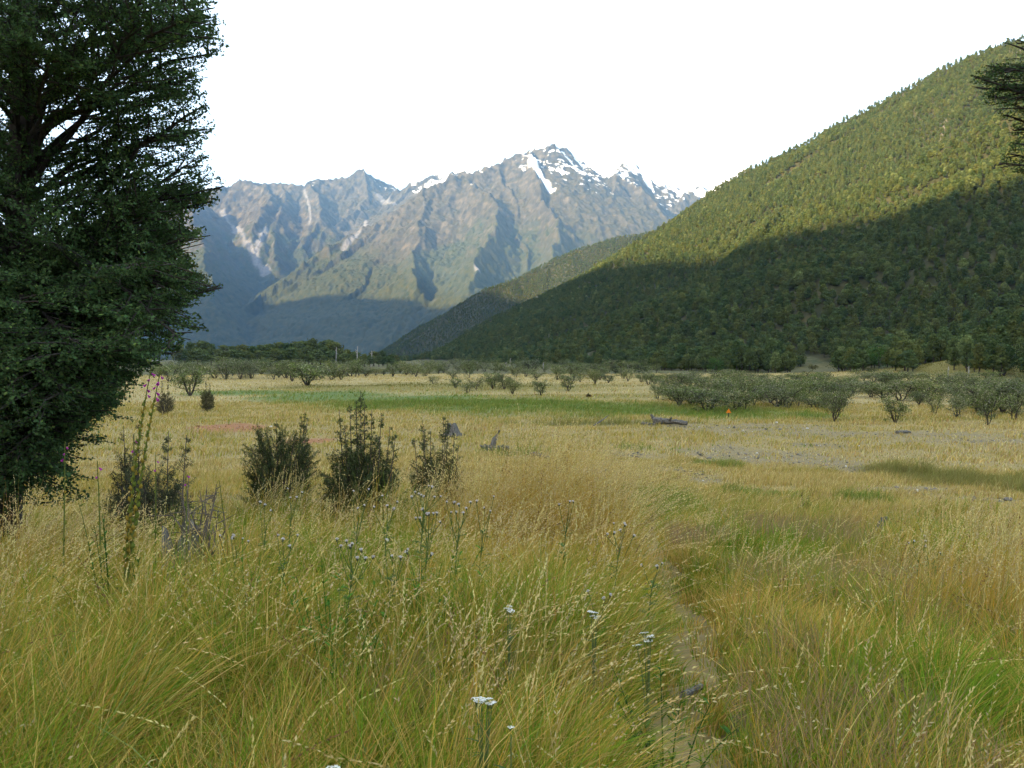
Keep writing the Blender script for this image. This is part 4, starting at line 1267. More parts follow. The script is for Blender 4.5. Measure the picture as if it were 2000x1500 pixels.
for i in range(7):
    st, cr = thorn_shrub(500 + i, spread=(1.3, 1.1, 1.5, 1.0, 1.35, 1.2, 0.9)[i], height=2.2, open_=(0.5, 0.8, 0.3, 1.0, 0.4, 0.6, 0.7)[i], dead=(0.2, 0.3, 0.15, 0.35, 0.5, 0.25, 0.2)[i])
    o1 = st.build("stems", bark, link=False); o2 = cr.build("crown", thorn_leaf, link=False)
    SHRUB.append((o1.data, o2.data)); bpy.data.objects.remove(o1); bpy.data.objects.remove(o2)
def place_shrub(u_, v_base, v_top, wpx, label, group=None, kind=None, Yd=None):
    if Yd is None:
        q, ok = cast([u_], [v_base], 20, 420)
        x_, y_, zb = q[0]
    else:
        x_, y_ = px_dir(u_, v_base)[0] * Yd, Yd
        zb = zg(x_, y_)
    k = int(rng.integers(0, 7)) if kind is None else kind
    zt = EYE + px_dir(u_, v_top)[1] * y_
    sz = max(zt - zb, 0.8) / 2.25
    sx = 0.85 * wpx / FPX * y_ / (2.0 * (1.3, 1.1, 1.5, 1.0, 1.35, 1.2, 0.9)[k] * 1.15)
    r_ = empty("thorn_shrub", (x_, y_, zb), float(rng.uniform(0, 6.28)), label, "shrub", group)
    r_.scale = (sx, sx, sz)
    for nm, me in zip(("stems", "crown"), SHRUB[k]):
        o = bpy.data.objects.new(nm, me); COL.objects.link(o); o.parent = r_
    return r_
# the ones that can be told apart: (column, base row, top row, width, label)
for s_ in ((372, 773, 712, 78, "largest grey-green shrub beside the small dark bush, near the big tree"),
           (600, 753, 706, 92, "broad grey-green shrub alone before the thicket, above the green rushes"),
           (570, 745, 704, 50, "grey-green shrub with pale tips leaning on the broad lone shrub"),
           (440, 741, 702, 70, "wide grey shrub in the thicket behind the small dark bush"),
           (480, 738, 704, 50, "grey shrub at the end of the thicket beside a straw gap"),
           (330, 745, 710, 60, "grey shrub half hidden by the big tree's hanging branches"),
           (890, 758, 738, 36, "small umbrella-topped shrub at the start of the open straw flat"),
           (846, 750, 735, 36, "small shrub leaning over the straw above the olive grass"),
           (930, 763, 736, 46, "two-stemmed shrub on the edge of the olive grass in mid flat"),
           (912, 768, 748, 34, "low shrub nearest the green rushes in mid flat"),
           (962, 760, 724, 50, "tall dark shrub with many stems in mid flat"),
           (985, 760, 726, 44, "tall dark shrub beside the many-stemmed one in mid flat"),
           (1001, 770, 736, 40, "upright shrub on a bare forked stem in mid flat"),
           (1056, 772, 742, 40, "open shrub with thin bare crooked stems standing alone on straw"),
           (1110, 764, 730, 46, "rounded open shrub standing alone on straw past the crooked one"),
           (1285, 780, 748, 30, "leafy shrub at the near corner of the long thicket"),
           (1630, 823, 762, 62, "tall shrub standing forward of the thicket onto the olive grass"),
           (1748, 826, 770, 62, "isolated bushy shrub before the gap in the thicket"),
           (1930, 830, 758, 58, "thin-stemmed shrub with pale dead twigs on top"),
           (1868, 815, 772, 60, "low wide shrub between the isolated one and the pale-topped one"),
           (1825, 812, 768, 54, "spreading shrub on several stems past the gap in the thicket"),
           (1985, 822, 768, 60, "dark upright shrub cut by the picture edge"),
           (1795, 792, 765, 44, "small shrub in the gap of the thicket")):
    place_shrub(*s_)
g_ = np.random.default_rng(77)
def band(n, u0, u1, v0, v1, hp, w, label, group):
    for k in range(n):
        u_ = u0 + (u1 - u0) * (k + g_.uniform(0, 1)) / n; vb = g_.uniform(v0, v1)
        hgt = hp * (vb - 700) / 60.0 * g_.choice([0.62, 0.78, 0.9, 1.0, 1.1, 1.28])
        place_shrub(u_, vb, vb - hgt, w * (vb - 700) / 60.0 * g_.uniform(0.8, 1.3), label, group)
band(34, 300, 700, 728, 742, 46, 74, "grey-green shrub in the dense thicket before the dark tree line", "thicket before the tree line")
band(14, 640, 840, 724, 738, 44, 62, "grey-green shrub in the loose row running out from the thicket to mid valley", "loose row of shrubs in mid valley")
band(40, 830, 1300, 717, 727, 46, 74, "small grey-green shrub in the far row along the hill foot in mid valley", "far row of shrubs along the hill foot")
band(34, 830, 1290, 724, 742, 36, 56, "small dark shrub scattered over the straw in mid valley before the hill", "shrubs scattered in mid valley")
band(8, 1120, 1300, 742, 752, 30, 46, "umbrella-topped shrub in the straggling row between the open straw and the long thicket", "straggling row of shrubs")
band(32, 1290, 2060, 742, 752, 24, 72, "grey-green shrub in the hindmost row of the long thicket against the dark forest foot", "hindmost row of the long thicket")
band(26, 1300, 1660, 776, 806, 27, 54, "olive grey shrub in the front of the long thicket below the clearings", "front of the long thicket")
band(30, 1290, 1720, 752, 776, 25, 58, "olive grey shrub deep in the long thicket below the clearings", "back of the long thicket")
band(28, 1690, 2040, 754, 786, 26, 56, "olive grey shrub in the thinning end of the thicket below the dark forest edge", "thinning end of the thicket")
band(9, 1880, 2040, 790, 812, 27, 52, "olive grey shrub in the clump at the picture edge below the dark forest edge", "clump of shrubs at the edge")
# ------------------------------------------------------------------ big beech trees framing the view
beech_leaf = leaf_mat("beech_leaf", trans=0.30)
beech_bark = wood_mat("beech_bark", (0.018, 0.015, 0.012), (0.055, 0.047, 0.040))

def spray_template(seed, L=0.42, leaves=46, leaf=0.034):
    """flat fan of a twig with small leaves; along +X, facing up"""
    g = np.random.default_rng(seed)
    P, N = [], []
    tw = [(np.zeros(3), np.array([L, 0, 0]))]
    for k in range(5):
        t = 0.18 + 0.16 * k; s = 1 if k % 2 else -1
        p0 = np.array([L * t, 0, 0]); tw.append((p0, p0 + np.array([0.6, s * 0.8, g.normal(0, 0.15)]) * L * 0.42 * (1.1 - t)))
    lens = np.array([np.linalg.norm(b - a) for a, b in tw]); cnt = np.maximum(3, (leaves * lens / lens.sum()).astype(int))
    for (a, b), c_ in zip(tw, cnt):
        t = np.linspace(0.12, 1.0, c_)[:, None]
        P.append(a + (b - a) * t + g.normal(0, 0.014, (c_, 3)))
    P = np.vstack(P); n = len(P)
    N = unit(np.array([0, 0, 1.0]) + g.normal(0, 0.62, (n, 3)))
    A = unit(np.cross(N, g.normal(0, 1, (n, 3)))); B = np.cross(N, A)
    s = leaf * g.uniform(0.65, 1.3, (n, 1))
    V = np.stack([P - A * s * 0.5, P - B * s * 0.34, P + A * s * 0.5, P + B * s * 0.34], 1)
    return V, tw

class Beech:
    def __init__(self, seed, leaf=0.034, leaves=46, spray_len=0.42):
        self.g = np.random.default_rng(seed)
        self.wood, self.fol = Geo(), Geo()
        self.tpl = [spray_template(seed * 10 + k, spray_len, leaves, leaf) for k in range(7)]
        self.col = np.array((0.050, 0.086, 0.032))
    def spray(self, p, d, up, scale, tone):
        g = self.g
        V, tw = self.tpl[int(g.integers(0, 7))]
        x = unit(d); y = unit(np.cross(up, x)); z = np.cross(x, y)
        M = np.stack([x, y, z], 0) * scale
        W = V.reshape(-1, 3) @ M + p
        n = len(V)
        c = self.col * tone * g.uniform(0.72, 1.4, (n, 1)) * (1 + g.normal(0, 0.05, (n, 3)))
        young = g.uniform(0, 1, (n, 1)) < 0.05
        c = np.where(young, c * np.array((2.0, 1.7, 1.2)), c)
        self.fol.add(W, np.arange(n)[:, None] * 4 + np.arange(4), None, np.repeat(np.clip(c, 0, 1), 4, axis=0))
        a, b = tw[0]
        self.wood.tube(np.array([p, b @ M + p]), [0.005 * scale, 0.002], 3, cap=False)
    def limb(self, p0, p2, r0, arch=0.16, bare=0.28, dens=1.0, side_len=0.44, keep=None):
        g = self.g
        p0, p2 = np.asarray(p0, float), np.asarray(p2, float)
        for _ in range(12):
            if keep is None or keep(p2): break
            p2 = p0 + (p2 - p0) * 0.95
        L = np.linalg.norm(p2 - p0)
        pm = 0.5 * (p0 + p2) + np.array([0, 0, arch * L]) + g.normal(0, 0.04 * L, 3)
        t = np.linspace(0, 1, 10)[:, None]
        path = (1 - t) ** 2 * p0 + 2 * t * (1 - t) * pm + t * t * p2 + (g.normal(0, 0.035 * L, (1, 3)) * np.sin(t * 6.3) + g.normal(0, 0.012 * L, (10, 3))) * np.minimum(t, 1 - t) * 2
        self.wood.tube(path, r0 * (1 - t[:, 0]) ** 0.8 + 0.006, 6)
        tone_l = g.uniform(0.75, 1.3)
        ns = max(5, int(L * 4.6 * dens))
        for k in range(ns):
            f = bare + (1 - bare) * (k + g.uniform(0.1, 0.9)) / ns
            q = np.array([np.interp(f, t[:, 0], path[:, i]) for i in range(3)])
            d = unit(np.array([np.interp(min(f + .06, 1), t[:, 0], path[:, i]) for i in range(3)]) - np.array([np.interp(max(f - .06, 0), t[:, 0], path[:, i]) for i in range(3)]))
            s = 1 if k % 2 else -1
            lat = unit(np.cross(d, [0, 0, 1.0]))
            d2 = unit(d * g.uniform(0.5, 1.0) + lat * s * g.uniform(0.5, 1.0) + np.array([0, 0, g.normal(0.05, 0.16)]))
            L2 = side_len * L * (1.15 - 0.85 * f) * g.uniform(0.7, 1.2) + 0.12
            if keep is not None and not keep(q + d2 * L2): L2 *= 0.5
            if keep is not None and not keep(q + d2 * L2): continue
            q2 = q + d2 * L2 + np.array([0, 0, -0.05 * L2])
            self.wood.tube(np.array([q, 0.5 * (q + q2) + g.normal(0, 0.02, 3), q2]), [0.012, 0.008, 0.004], 4, cap=False)
            m = max(2, int(L2 / 0.12))
            for j in range(m):
                e = (j + 0.6) / m
                ps = q + (q2 - q) * e
                s2 = 1 if j % 2 else -1
                l2 = unit(np.cross(d2, [0, 0, 1.0]))
                d3 = unit(d2 * 0.9 + l2 * s2 * g.uniform(0.2, 0.9) + np.array([0, 0, g.normal(0, 0.16)]))
                up = unit(np.array([0, 0, 1.0]) + g.normal(0, 0.5, 3))
                if keep is not None and not keep(ps + d3 * 0.35): continue
                self.spray(ps, d3, up, g.uniform(0.65, 1.15), tone_l * g.uniform(0.85, 1.15))
        # end sprays
        for j in range(3):
            d3 = unit(p2 - pm + g.normal(0, 0.25 * L, 3) * np.array([1, 1, 0.4]))
            if keep is None or keep(p2 + d3 * 0.2):
                self.spray(p2 - d3 * 0.12, d3, np.array([0, 0, 1.0]), g.uniform(0.7, 1.0), tone_l)
    def build(self, name, loc, label):
        r_ = empty(name, loc, 0, label, "tree")
        for gname, ge, m in (("trunk", self.wood, beech_bark), ("crown", self.fol, beech_leaf)):
            v = np.vstack(ge.v) - np.asarray(loc)
            ge.v = [v]
            ge.build(gname, m, r_)
        return r_

# the great beech; outline of its open side as (row, column)
def beech_keep(p):
    u_, v_ = to_px(p[0], p[1], p[2])
    w_ = vnoise(np.array([v_ / 13.0]), np.array([p[1] * 1.7]), 7)[0]
    return u_ < np.interp(v_, EDGE[:, 0], EDGE[:, 1]) + 34 * (w_ - 0.72)
EDGE = np.array([(-600, 330), (-300, 390)] + [(r_, c_) for c_, r_ in [(424, 0), (436, 30), (440, 70), (424, 110), (404, 160), (408, 200), (424, 250), (408, 300), (436, 345), (436, 380), (396, 410), (388, 440),
                 (418, 458), (392, 480), (384, 520), (440, 548), (440, 575), (372, 600), (404, 640), (384, 665), (345, 690), (300, 720), (272, 750), (250, 780), (215, 805), (180, 835), (160, 860), (150, 900)]], float)
BX, BY = -6.05, 10.4
BZ = zg(BX, BY)
bt = Beech(61, leaf=0.038, leaves=50, spray_len=0.40)
zs = np.linspace(BZ - 0.3, BZ + 11.5, 12)
tr = np.stack([BX + 0.35 * np.sin(np.linspace(0, 2.2, 12)) + np.linspace(0, 0.3, 12), BY + 0.2 * np.cos(np.linspace(0, 3, 12)) - 0.2, zs], -1)
bt.wood.tube(tr, np.linspace(0.20, 0.05, 12), 10, jitter=0.08)
tr2 = np.stack([BX - 0.25 + np.linspace(0, -1.0, 8), BY + 0.35 + np.linspace(0, 0.6, 8), np.linspace(BZ - 0.3, BZ + 9.0, 8)], -1)
bt.wood.tube(tr2, np.linspace(0.20, 0.04, 8), 8, jitter=0.08)
g_ = np.random.default_rng(5)
def trunk_at(z):
    return np.array([np.interp(z, zs, tr[:, 0]), np.interp(z, zs, tr[:, 1]), z])
def beech_limb(u_, v_, Yt, rise, r0, **kw):
    tip = at(u_, v_, Yt)
    hd = np.hypot(tip[0] - BX, tip[1] - BY)
    z0 = np.clip(tip[2] - rise * hd, BZ + 0.35, BZ + 10.5)
    bt.limb(trunk_at(z0), tip, r0, keep=beech_keep, **kw)
# limbs that make the outline against the sky and the mountains
for u_, v_ in ((424, 15), (438, 66), (420, 104), (398, 150), (402, 205), (422, 246), (404, 300), (434, 348), (436, 366), (392, 404), (385, 440), (415, 460), (390, 500), (380, 540), (440, 562), (370, 600), (402, 642),
               (380, 668), (342, 692), (300, 716), (268, 752), (240, 785), (205, 812), (165, 845)):
    low = v_ > 590
    beech_limb(u_ - 4, v_, BY + g_.uniform(-0.9, 0.7), g_.uniform(0.30, 0.55) if not low else g_.uniform(-0.05, 0.2), 0.036, arch=0.10 if not low else 0.16)
# limbs filling the crown inside the outline
for k in range(98):
    v_ = g_.uniform(-260, 850) if k < 62 else g_.uniform(230, 640)
    e = np.interp(v_, EDGE[:, 0], EDGE[:, 1])
    u_ = e - 30 - (e + 330) * g_.uniform(0, 1) ** 1.15
    Yt = BY + g_.uniform(-2.2, 1.9)
    low = v_ > 560
    beech_limb(u_, v_, Yt, g_.uniform(0.25, 0.7) if not low else g_.uniform(-0.15, 0.3), 0.03, arch=g_.uniform(0.05, 0.16))
for k in range(26):
    v_ = g_.uniform(560, 850); e = np.interp(v_, EDGE[:, 0], EDGE[:, 1])
    beech_limb(e - 25 - g_.uniform(0, 1) * (e + 60), v_, BY + g_.uniform(-2.4, 0.5), g_.uniform(-0.2, 0.15), 0.03, arch=0.14, dens=1.2)
for k in range(66):
    v_ = g_.uniform(640, 920); e = np.interp(v_, EDGE[:, 0], EDGE[:, 1])
    tip = at(min(e - 12, g_.uniform(-70, 200) if v_ < 860 else g_.uniform(-70, 90)), v_, BY - g_.uniform(0.7, 2.4))
    hd = np.hypot(tip[0] - BX, tip[1] - BY)
    bt.limb(trunk_at(np.clip(tip[2] + 0.25 * hd, BZ + 0.5, BZ + 3)), tip, 0.03, arch=0.12, dens=1.2, bare=0.15, keep=beech_keep)
for k in range(16):
    v_ = g_.uniform(880, 1000); tip = at(g_.uniform(-70, 45), v_, BY - g_.uniform(0.5, 1.6)); hd = np.hypot(tip[0] - BX, tip[1] - BY)
    bt.limb(trunk_at(np.clip(tip[2] + 0.35 * hd, BZ + 0.6, BZ + 2.5)), tip, 0.025, arch=0.12, dens=1.3, bare=0.1)
# the top of the crown above the picture and the side away from it, more loosely
for k in range(46):
    az = g_.uniform(0, 6.283); z = BZ + g_.uniform(6.2, 11.6); rr = (12.6 - (z - BZ)) * 0.42 * g_.uniform(0.5, 1)
    tip = np.array([BX + math.cos(az) * rr, BY + math.sin(az) * rr, z])
    bt.limb(trunk_at(max(BZ + 4, z - 0.5 * rr)), tip, 0.03, dens=0.7, keep=beech_keep)
for k in range(30):
    az = g_.uniform(1.9, 4.4); z = BZ + g_.uniform(0.8, 7); rr = g_.uniform(1.2, 2.6)
    tip = np.array([BX + math.cos(az) * rr, BY + math.sin(az) * rr, z])
    bt.limb(trunk_at(max(BZ + .4, z - 0.4 * rr)), tip, 0.03, dens=0.7)
bt.build("beech_tree", (BX, BY, BZ), "huge dark beech tree with drooping small-leaved branches down to the grass")

# the second tree: trunk outside the picture, twigs reaching in at the upper right
RX_, RY_ = 8.1, 11.5
RZ_ = zg(RX_, RY_)
b2 = Beech(83, leaf=0.034, leaves=34, spray_len=0.36)
zs2 = np.linspace(RZ_ - 0.3, RZ_ + 9.0, 10)
tr3 = np.stack([RX_ + 0.2 * np.sin(np.linspace(0, 3, 10)), RY_ + 0.15 * np.cos(np.linspace(0, 3, 10)), zs2], -1)
b2.wood.tube(tr3, np.linspace(0.24, 0.05, 10), 10, jitter=0.08)
EDGE_R = np.array([(0, 2030), (66, 2010), (70, 1962), (98, 1966), (104, 1990), (112, 1940), (124, 1902), (180, 1896), (205, 1918), (218, 1950), (240, 1968), (300, 1962), (322, 1944), (336, 1975), (345, 2010), (560, 2010), (590, 1986), (610, 1988), (630, 2010), (900, 2020)], float)
def right_keep(p):
    u_, v_ = to_px(p[0], p[1], p[2])
    return u_ > np.interp(v_, EDGE_R[:, 0], EDGE_R[:, 1])
for u_, v_, dY in ((1966, 84, 0), (1985, 78, .3), (1902, 150, -.3), (1908, 172, 0), (1925, 128, .2), (1940, 190, -.2), (1960, 150, .3), (1962, 225, 0), (1975, 205, -.4), (1952, 318, 0), (1968, 300, .3), (1985, 280, -.3), (1985, 250, .2), (1992, 596, 0),
                (1930, 160, .5), (1950, 135, -.5), (1978, 170, 0), (1990, 130, .4)):
    tip = at(u_, v_, RY_ - 0.3 + dY)
    z0 = np.clip(tip[2] - 0.25 * (RX_ - tip[0]) + rng.uniform(-.2, .2), RZ_ + 0.8, RZ_ + 8)
    p0 = np.array([np.interp(z0, zs2, tr3[:, 0]), RY_, z0])
    b2.limb(p0, tip, 0.035, arch=0.05, keep=right_keep, side_len=0.26, dens=0.7)
for k in range(60):
    az = g_.uniform(0, 6.283); z = RZ_ + g_.uniform(1.2, 9.4); rr = g_.uniform(0.8, 2.2) * (1 - 0.05 * (z - RZ_))
    tip = np.array([RX_ + math.cos(az) * rr, RY_ + math.sin(az) * rr, z])
    if not right_keep(tip): continue
    b2.limb(np.array([RX_, RY_, max(RZ_ + .6, z - 0.4 * rr)]), tip, 0.03, dens=0.7, keep=right_keep)
b2.build("beech_tree", (RX_, RY_, RZ_), "tree reaching only its leafy branch ends into the top corner over the forested slope")

# ------------------------------------------------------------------ bushes in the middle distance of the terrace
needle_mat = leaf_mat("needle_leaf", trans=0.2)
twig_mat = wood_mat("twig_bark", (0.05, 0.04, 0.03), (0.12, 0.10, 0.08))
def needle_bush(u_, v_top, Yd, wpx, label, seed, leaders, colr=(0.078, 0.098, 0.038), stems=34, hz=None, lean=0.0, ndl=0.024, dense=1.0, name="bush"):
    """mound of fine-needled sprigs on branching stems, with a few leaders standing out of the top"""
    g = np.random.default_rng(seed)
    x0 = px_dir(u_, v_top)[0] * Yd; zb = zg(x0, Yd)
    H = EYE + px_dir(u_, v_top)[1] * Yd - zb
    Rw = wpx / FPX * Yd * 0.5
    sc = min(1.0, max(0.35, H / 1.5)) * (1 if Yd < 30 else Yd / 60.0)
    r_ = empty(name, (x0, Yd, zb), 0, label, "bush")
    st, lf = Geo(), Geo()
    def sprig(p, d, L, bl0, tone, n):
        d = unit(d)
        st.tube(np.array([p, p + d * L]), [0.0035 * sc + 0.001, 0.0012], 3, cap=False)
        for k in range(n):
            f = (k + g.uniform(0, 1)) / n
            q = p + d * L * f
            s = unit(np.cross(d, g.normal(0, 1, 3)))
            bl = bl0 * (1.05 - 0.85 * f) * g.uniform(0.6, 1.25)
            bd = unit(d * 0.8 + s)
            m = max(4, int(8 * dense))
            tt = np.linspace(0.08, 1, m)[:, None]
            P = q + bd * bl * tt
            nd = unit(bd * 0.8 + unit(np.cross(bd, g.normal(0, 1, (m, 3)))))
            ln = ndl * sc * g.uniform(0.7, 1.35, (m, 1))
            w = unit(np.cross(nd, g.normal(0, 1, (m, 3)))) * ln * 0.13
            V = np.stack([P - w * 0.6, P + nd * ln * 0.5 - w, P + nd * ln, P + nd * ln * 0.5 + w], 1)
            c = np.array(colr) * tone * g.uniform(0.65, 1.45, (m, 1))
            lf.add(V.reshape(-1, 3), np.arange(m)[:, None] * 4 + np.arange(4), None, np.repeat(np.clip(c, 0, 1), 4, axis=0))
    hb = H * (hz or 0.68)                                             # top of the closed mound
    for i in range(int(stems * 10)):
        az = g.uniform(0, 6.283); cz = g.uniform(-0.75, 1.0); rr = g.uniform(0.35, 1.0) ** 0.5
        lump = 0.78 + 0.44 * vnoise(np.array([az * 1.3 + seed]), np.array([cz * 2.0]), seed)[0]
        s_ = math.sqrt(max(0, 1 - cz * cz)) * rr * lump
        e = np.array([math.cos(az) * s_ * Rw, math.sin(az) * s_ * Rw * 0.8, hb * (0.46 + 0.54 * cz * rr * lump)])
        e[2] = max(e[2], 0.04 * H)
        out_ = unit(np.array([math.cos(az) * s_, math.sin(az) * s_, 0.75 + 0.4 * cz]))
        L = g.uniform(0.16, 0.30) * sc
        if i % 4 == 0:
            b0 = np.array([e[0] * 0.18, e[1] * 0.18, 0.0])
            st.tube(np.array([b0, b0 + (e - b0) * np.array([.45, .45, .55]) + g.normal(0, .02, 3), e]), [0.014 * sc, 0.010 * sc, 0.004 * sc], 5)
        sprig(e - out_ * L * 0.5, out_ + g.normal(0, 0.22, 3), L, 0.075 * sc, g.uniform(0.6, 1.35), 16)
    for (du, vt) in leaders:                                         # leaders that stand out against the grass
        e = np.array([du / FPX * Yd, g.normal(0, 0.12) * Rw, EYE + px_dir(u_, vt)[1] * Yd - zb])
        b0 = np.array([e[0] * 0.75, e[1], hb * 0.45])
        st.tube(np.array([b0 * np.array([.3, .3, 0]), b0, e]), [0.014 * sc, 0.009 * sc, 0.003 * sc], 5)
        L = np.linalg.norm(e - b0); d = unit(e - b0)
        for k in range(int(L / (0.035 * sc))):                        # whorls of short side sprigs, shortening upwards
            f = g.uniform(0.0, 0.97); s = unit(np.cross(d, g.normal(0, 1, 3)))
            sl_ = (0.24 * (1 - f) ** 1.1 + 0.03) * sc * g.uniform(0.6, 1.15)
            sprig(b0 + (e - b0) * f, d * 0.75 + s, sl_, 0.055 * sc * (1.1 - 0.6 * f), g.uniform(0.7, 1.3), max(4, int(sl_ / sc * 48)))
    st.build("stems", twig_mat, r_)
    lf.build("foliage", needle_mat, r_)
    return r_
needle_bush(704, 770, 11.0, 150, "tallest dark conifer-like bush with upright spiky leaders", 901, [(-2, 765), (-42, 800), (-22, 792), (22, 800), (42, 806), (-12, 782), (56, 835), (8, 790), (70, 848), (-30, 830)], stems=44, hz=0.64)
needle_bush(545, 815, 14.5, 136, "broad low dark bush with one bent side tip, nearest the red gravel", 902, [(48, 806), (42, 814), (54, 818), (-6, 820), (-44, 842)], stems=48, hz=0.90)
needle_bush(850, 815, 12.2, 105, "dark green open bush standing in front of the grey cut stump", 903, [(-25, 820), (-21, 828), (16, 813), (24, 820), (20, 826), (-10, 842), (38, 846), (46, 868), (-40, 856)], colr=(0.078, 0.092, 0.036), stems=30, hz=0.68, dense=0.85)
needle_bush(1574, 966, 16.5, 34, "small dark bush alone on the dry slope", 904, [(-8, 962), (6, 968)], stems=16, colr=(0.040, 0.044, 0.018))
needle_bush(1612, 1012, 13.0, 58, "low brown half-dead bush beside the leaning grey stump", 905, [(14, 1006), (-20, 1018)], stems=14, colr=(0.095, 0.065, 0.028), dense=0.55)
needle_bush(405, 745, 66.0, 26, "small dark round bush beside the largest grey-green shrub", 906, [(-3, 743), (5, 748)], stems=20, colr=(0.105, 0.10, 0.045), ndl=0.05, dense=0.5)
needle_bush(322, 748, 62.0, 34, "brownish bush in front of the thicket near the foxglove tips", 907, [(-5, 742), (6, 750)], stems=20, colr=(0.12, 0.105, 0.055), ndl=0.05, dense=0.5)
needle_bush(1150, 770, 92.0, 9, "tiny dark bush alone on the open straw flat", 908, [(-1, 768)], stems=10, colr=(0.065, 0.050, 0.025), ndl=0.12, dense=0.4)
needle_bush(255, 836, 9.6, 95, "grey-green fine-leaved bush behind the foxglove", 909, [(-20, 832), (18, 828)], stems=16, hz=0.8, colr=(0.095, 0.105, 0.055), dense=0.6)
needle_bush(300, 838, 8.6, 150, "low grey-green bush behind the old stump, with pale leaf tips", 910, [(-50, 850), (30, 842), (60, 850)], stems=34, colr=(0.082, 0.092, 0.048), dense=0.8)
needle_bush(1217, 956, 14.0, 26, "small dark tuft-like bush near the trodden track", 911, [(0, 955)], stems=12, colr=(0.048, 0.062, 0.020))

# bare dead twigs of the dry bush by the old stump
def dead_twigs(u_, v_top, Yd, wpx, label, seed, n=16):
    g = np.random.default_rng(seed)
    x0 = px_dir(u_, v_top)[0] * Yd; zb = zg(x0, Yd); H = EYE + px_dir(u_, v_top)[1] * Yd - zb; Rw = wpx / FPX * Yd * 0.5
    ge = Geo()
    for k in range(n):
        e = np.array([g.uniform(-1, 1) * Rw, g.uniform(-0.6, 0.6) * Rw, H * g.uniform(0.5, 1.0)])
        p = np.array([e * 0.02, e * np.array([.4, .4, .5]) + g.normal(0, .03, 3), e * np.array([.8, .8, .85]) + g.normal(0, .03, 3), e])
        ge.tube(p, [0.009, 0.007, 0.005, 0.002], 5)
        for j in range(4):
            q = p[2] + (p[3] - p[2]) * g.uniform(-0.5, 0.9); d = g.normal(0, 1, 3) * np.array([1, 1, .6])
            ge.tube(np.array([q, q + unit(d) * g.uniform(.06, .2)]), [0.004, 0.0015], 4)
    o = ge.build("dry_bush", wood_mat("dry_twig", (0.07, 0.055, 0.042), (0.17, 0.14, 0.115)))
    o.location = (x0, Yd, zb)
    tag(o, label, "bush")
dead_twigs(378, 932, 6.3, 110, "dry leafless bush of dark twigs over the old stump", 931, 22)
dead_twigs(1098, 890, 13.0, 26, "small dry brown twiggy weed beside the tall straw clump", 932, 8)

# ------------------------------------------------------------------ dead wood
grey_wood = wood_mat("grey_wood", (0.040, 0.036, 0.030), (0.21, 0.195, 0.17), scale=(30, 30, 5), bump=0.8)
def log(name, p0, p1, r0, r1, label, cat, seed, bend=0.06, sides=12, extra=()):
    """weathered log from p0 to p1 (world), knobbly, with broken branch stubs"""
    g = np.random.default_rng(seed)
    p0, p1 = np.asarray(p0, float), np.asarray(p1, float)
    L = np.linalg.norm(p1 - p0)
    t = np.linspace(0, 1, 14)[:, None]
    path = p0 + (p1 - p0) * t + np.cumsum(g.normal(0, bend * L / 8, (14, 3)) * np.array([1, 1, 0.5]), 0) * np.sin(t * np.pi)
    ge = Geo()
    ge.tube(path - p0, np.interp(t[:, 0], [0, .15, 1], [r0 * 1.15, r0, r1]) * g.uniform(0.85, 1.15, 14), sides, jitter=0.16, g=g)
    o = ge.build(name, grey_wood); o.location = p0
    tag(o, label, cat)
    for f, d, ln, rr in extra:
        gb = Geo(); q = path[int(f * 13)] - p0
        d = unit(np.array(d, float))
        gb.tube(np.array([q, q + d * ln * 0.5 + g.normal(0, .03, 3) * ln, q + d * ln]), [rr, rr * 0.75, rr * 0.4], 8, jitter=0.2, g=g)
        gb.build("branch", grey_wood, o)
    return o
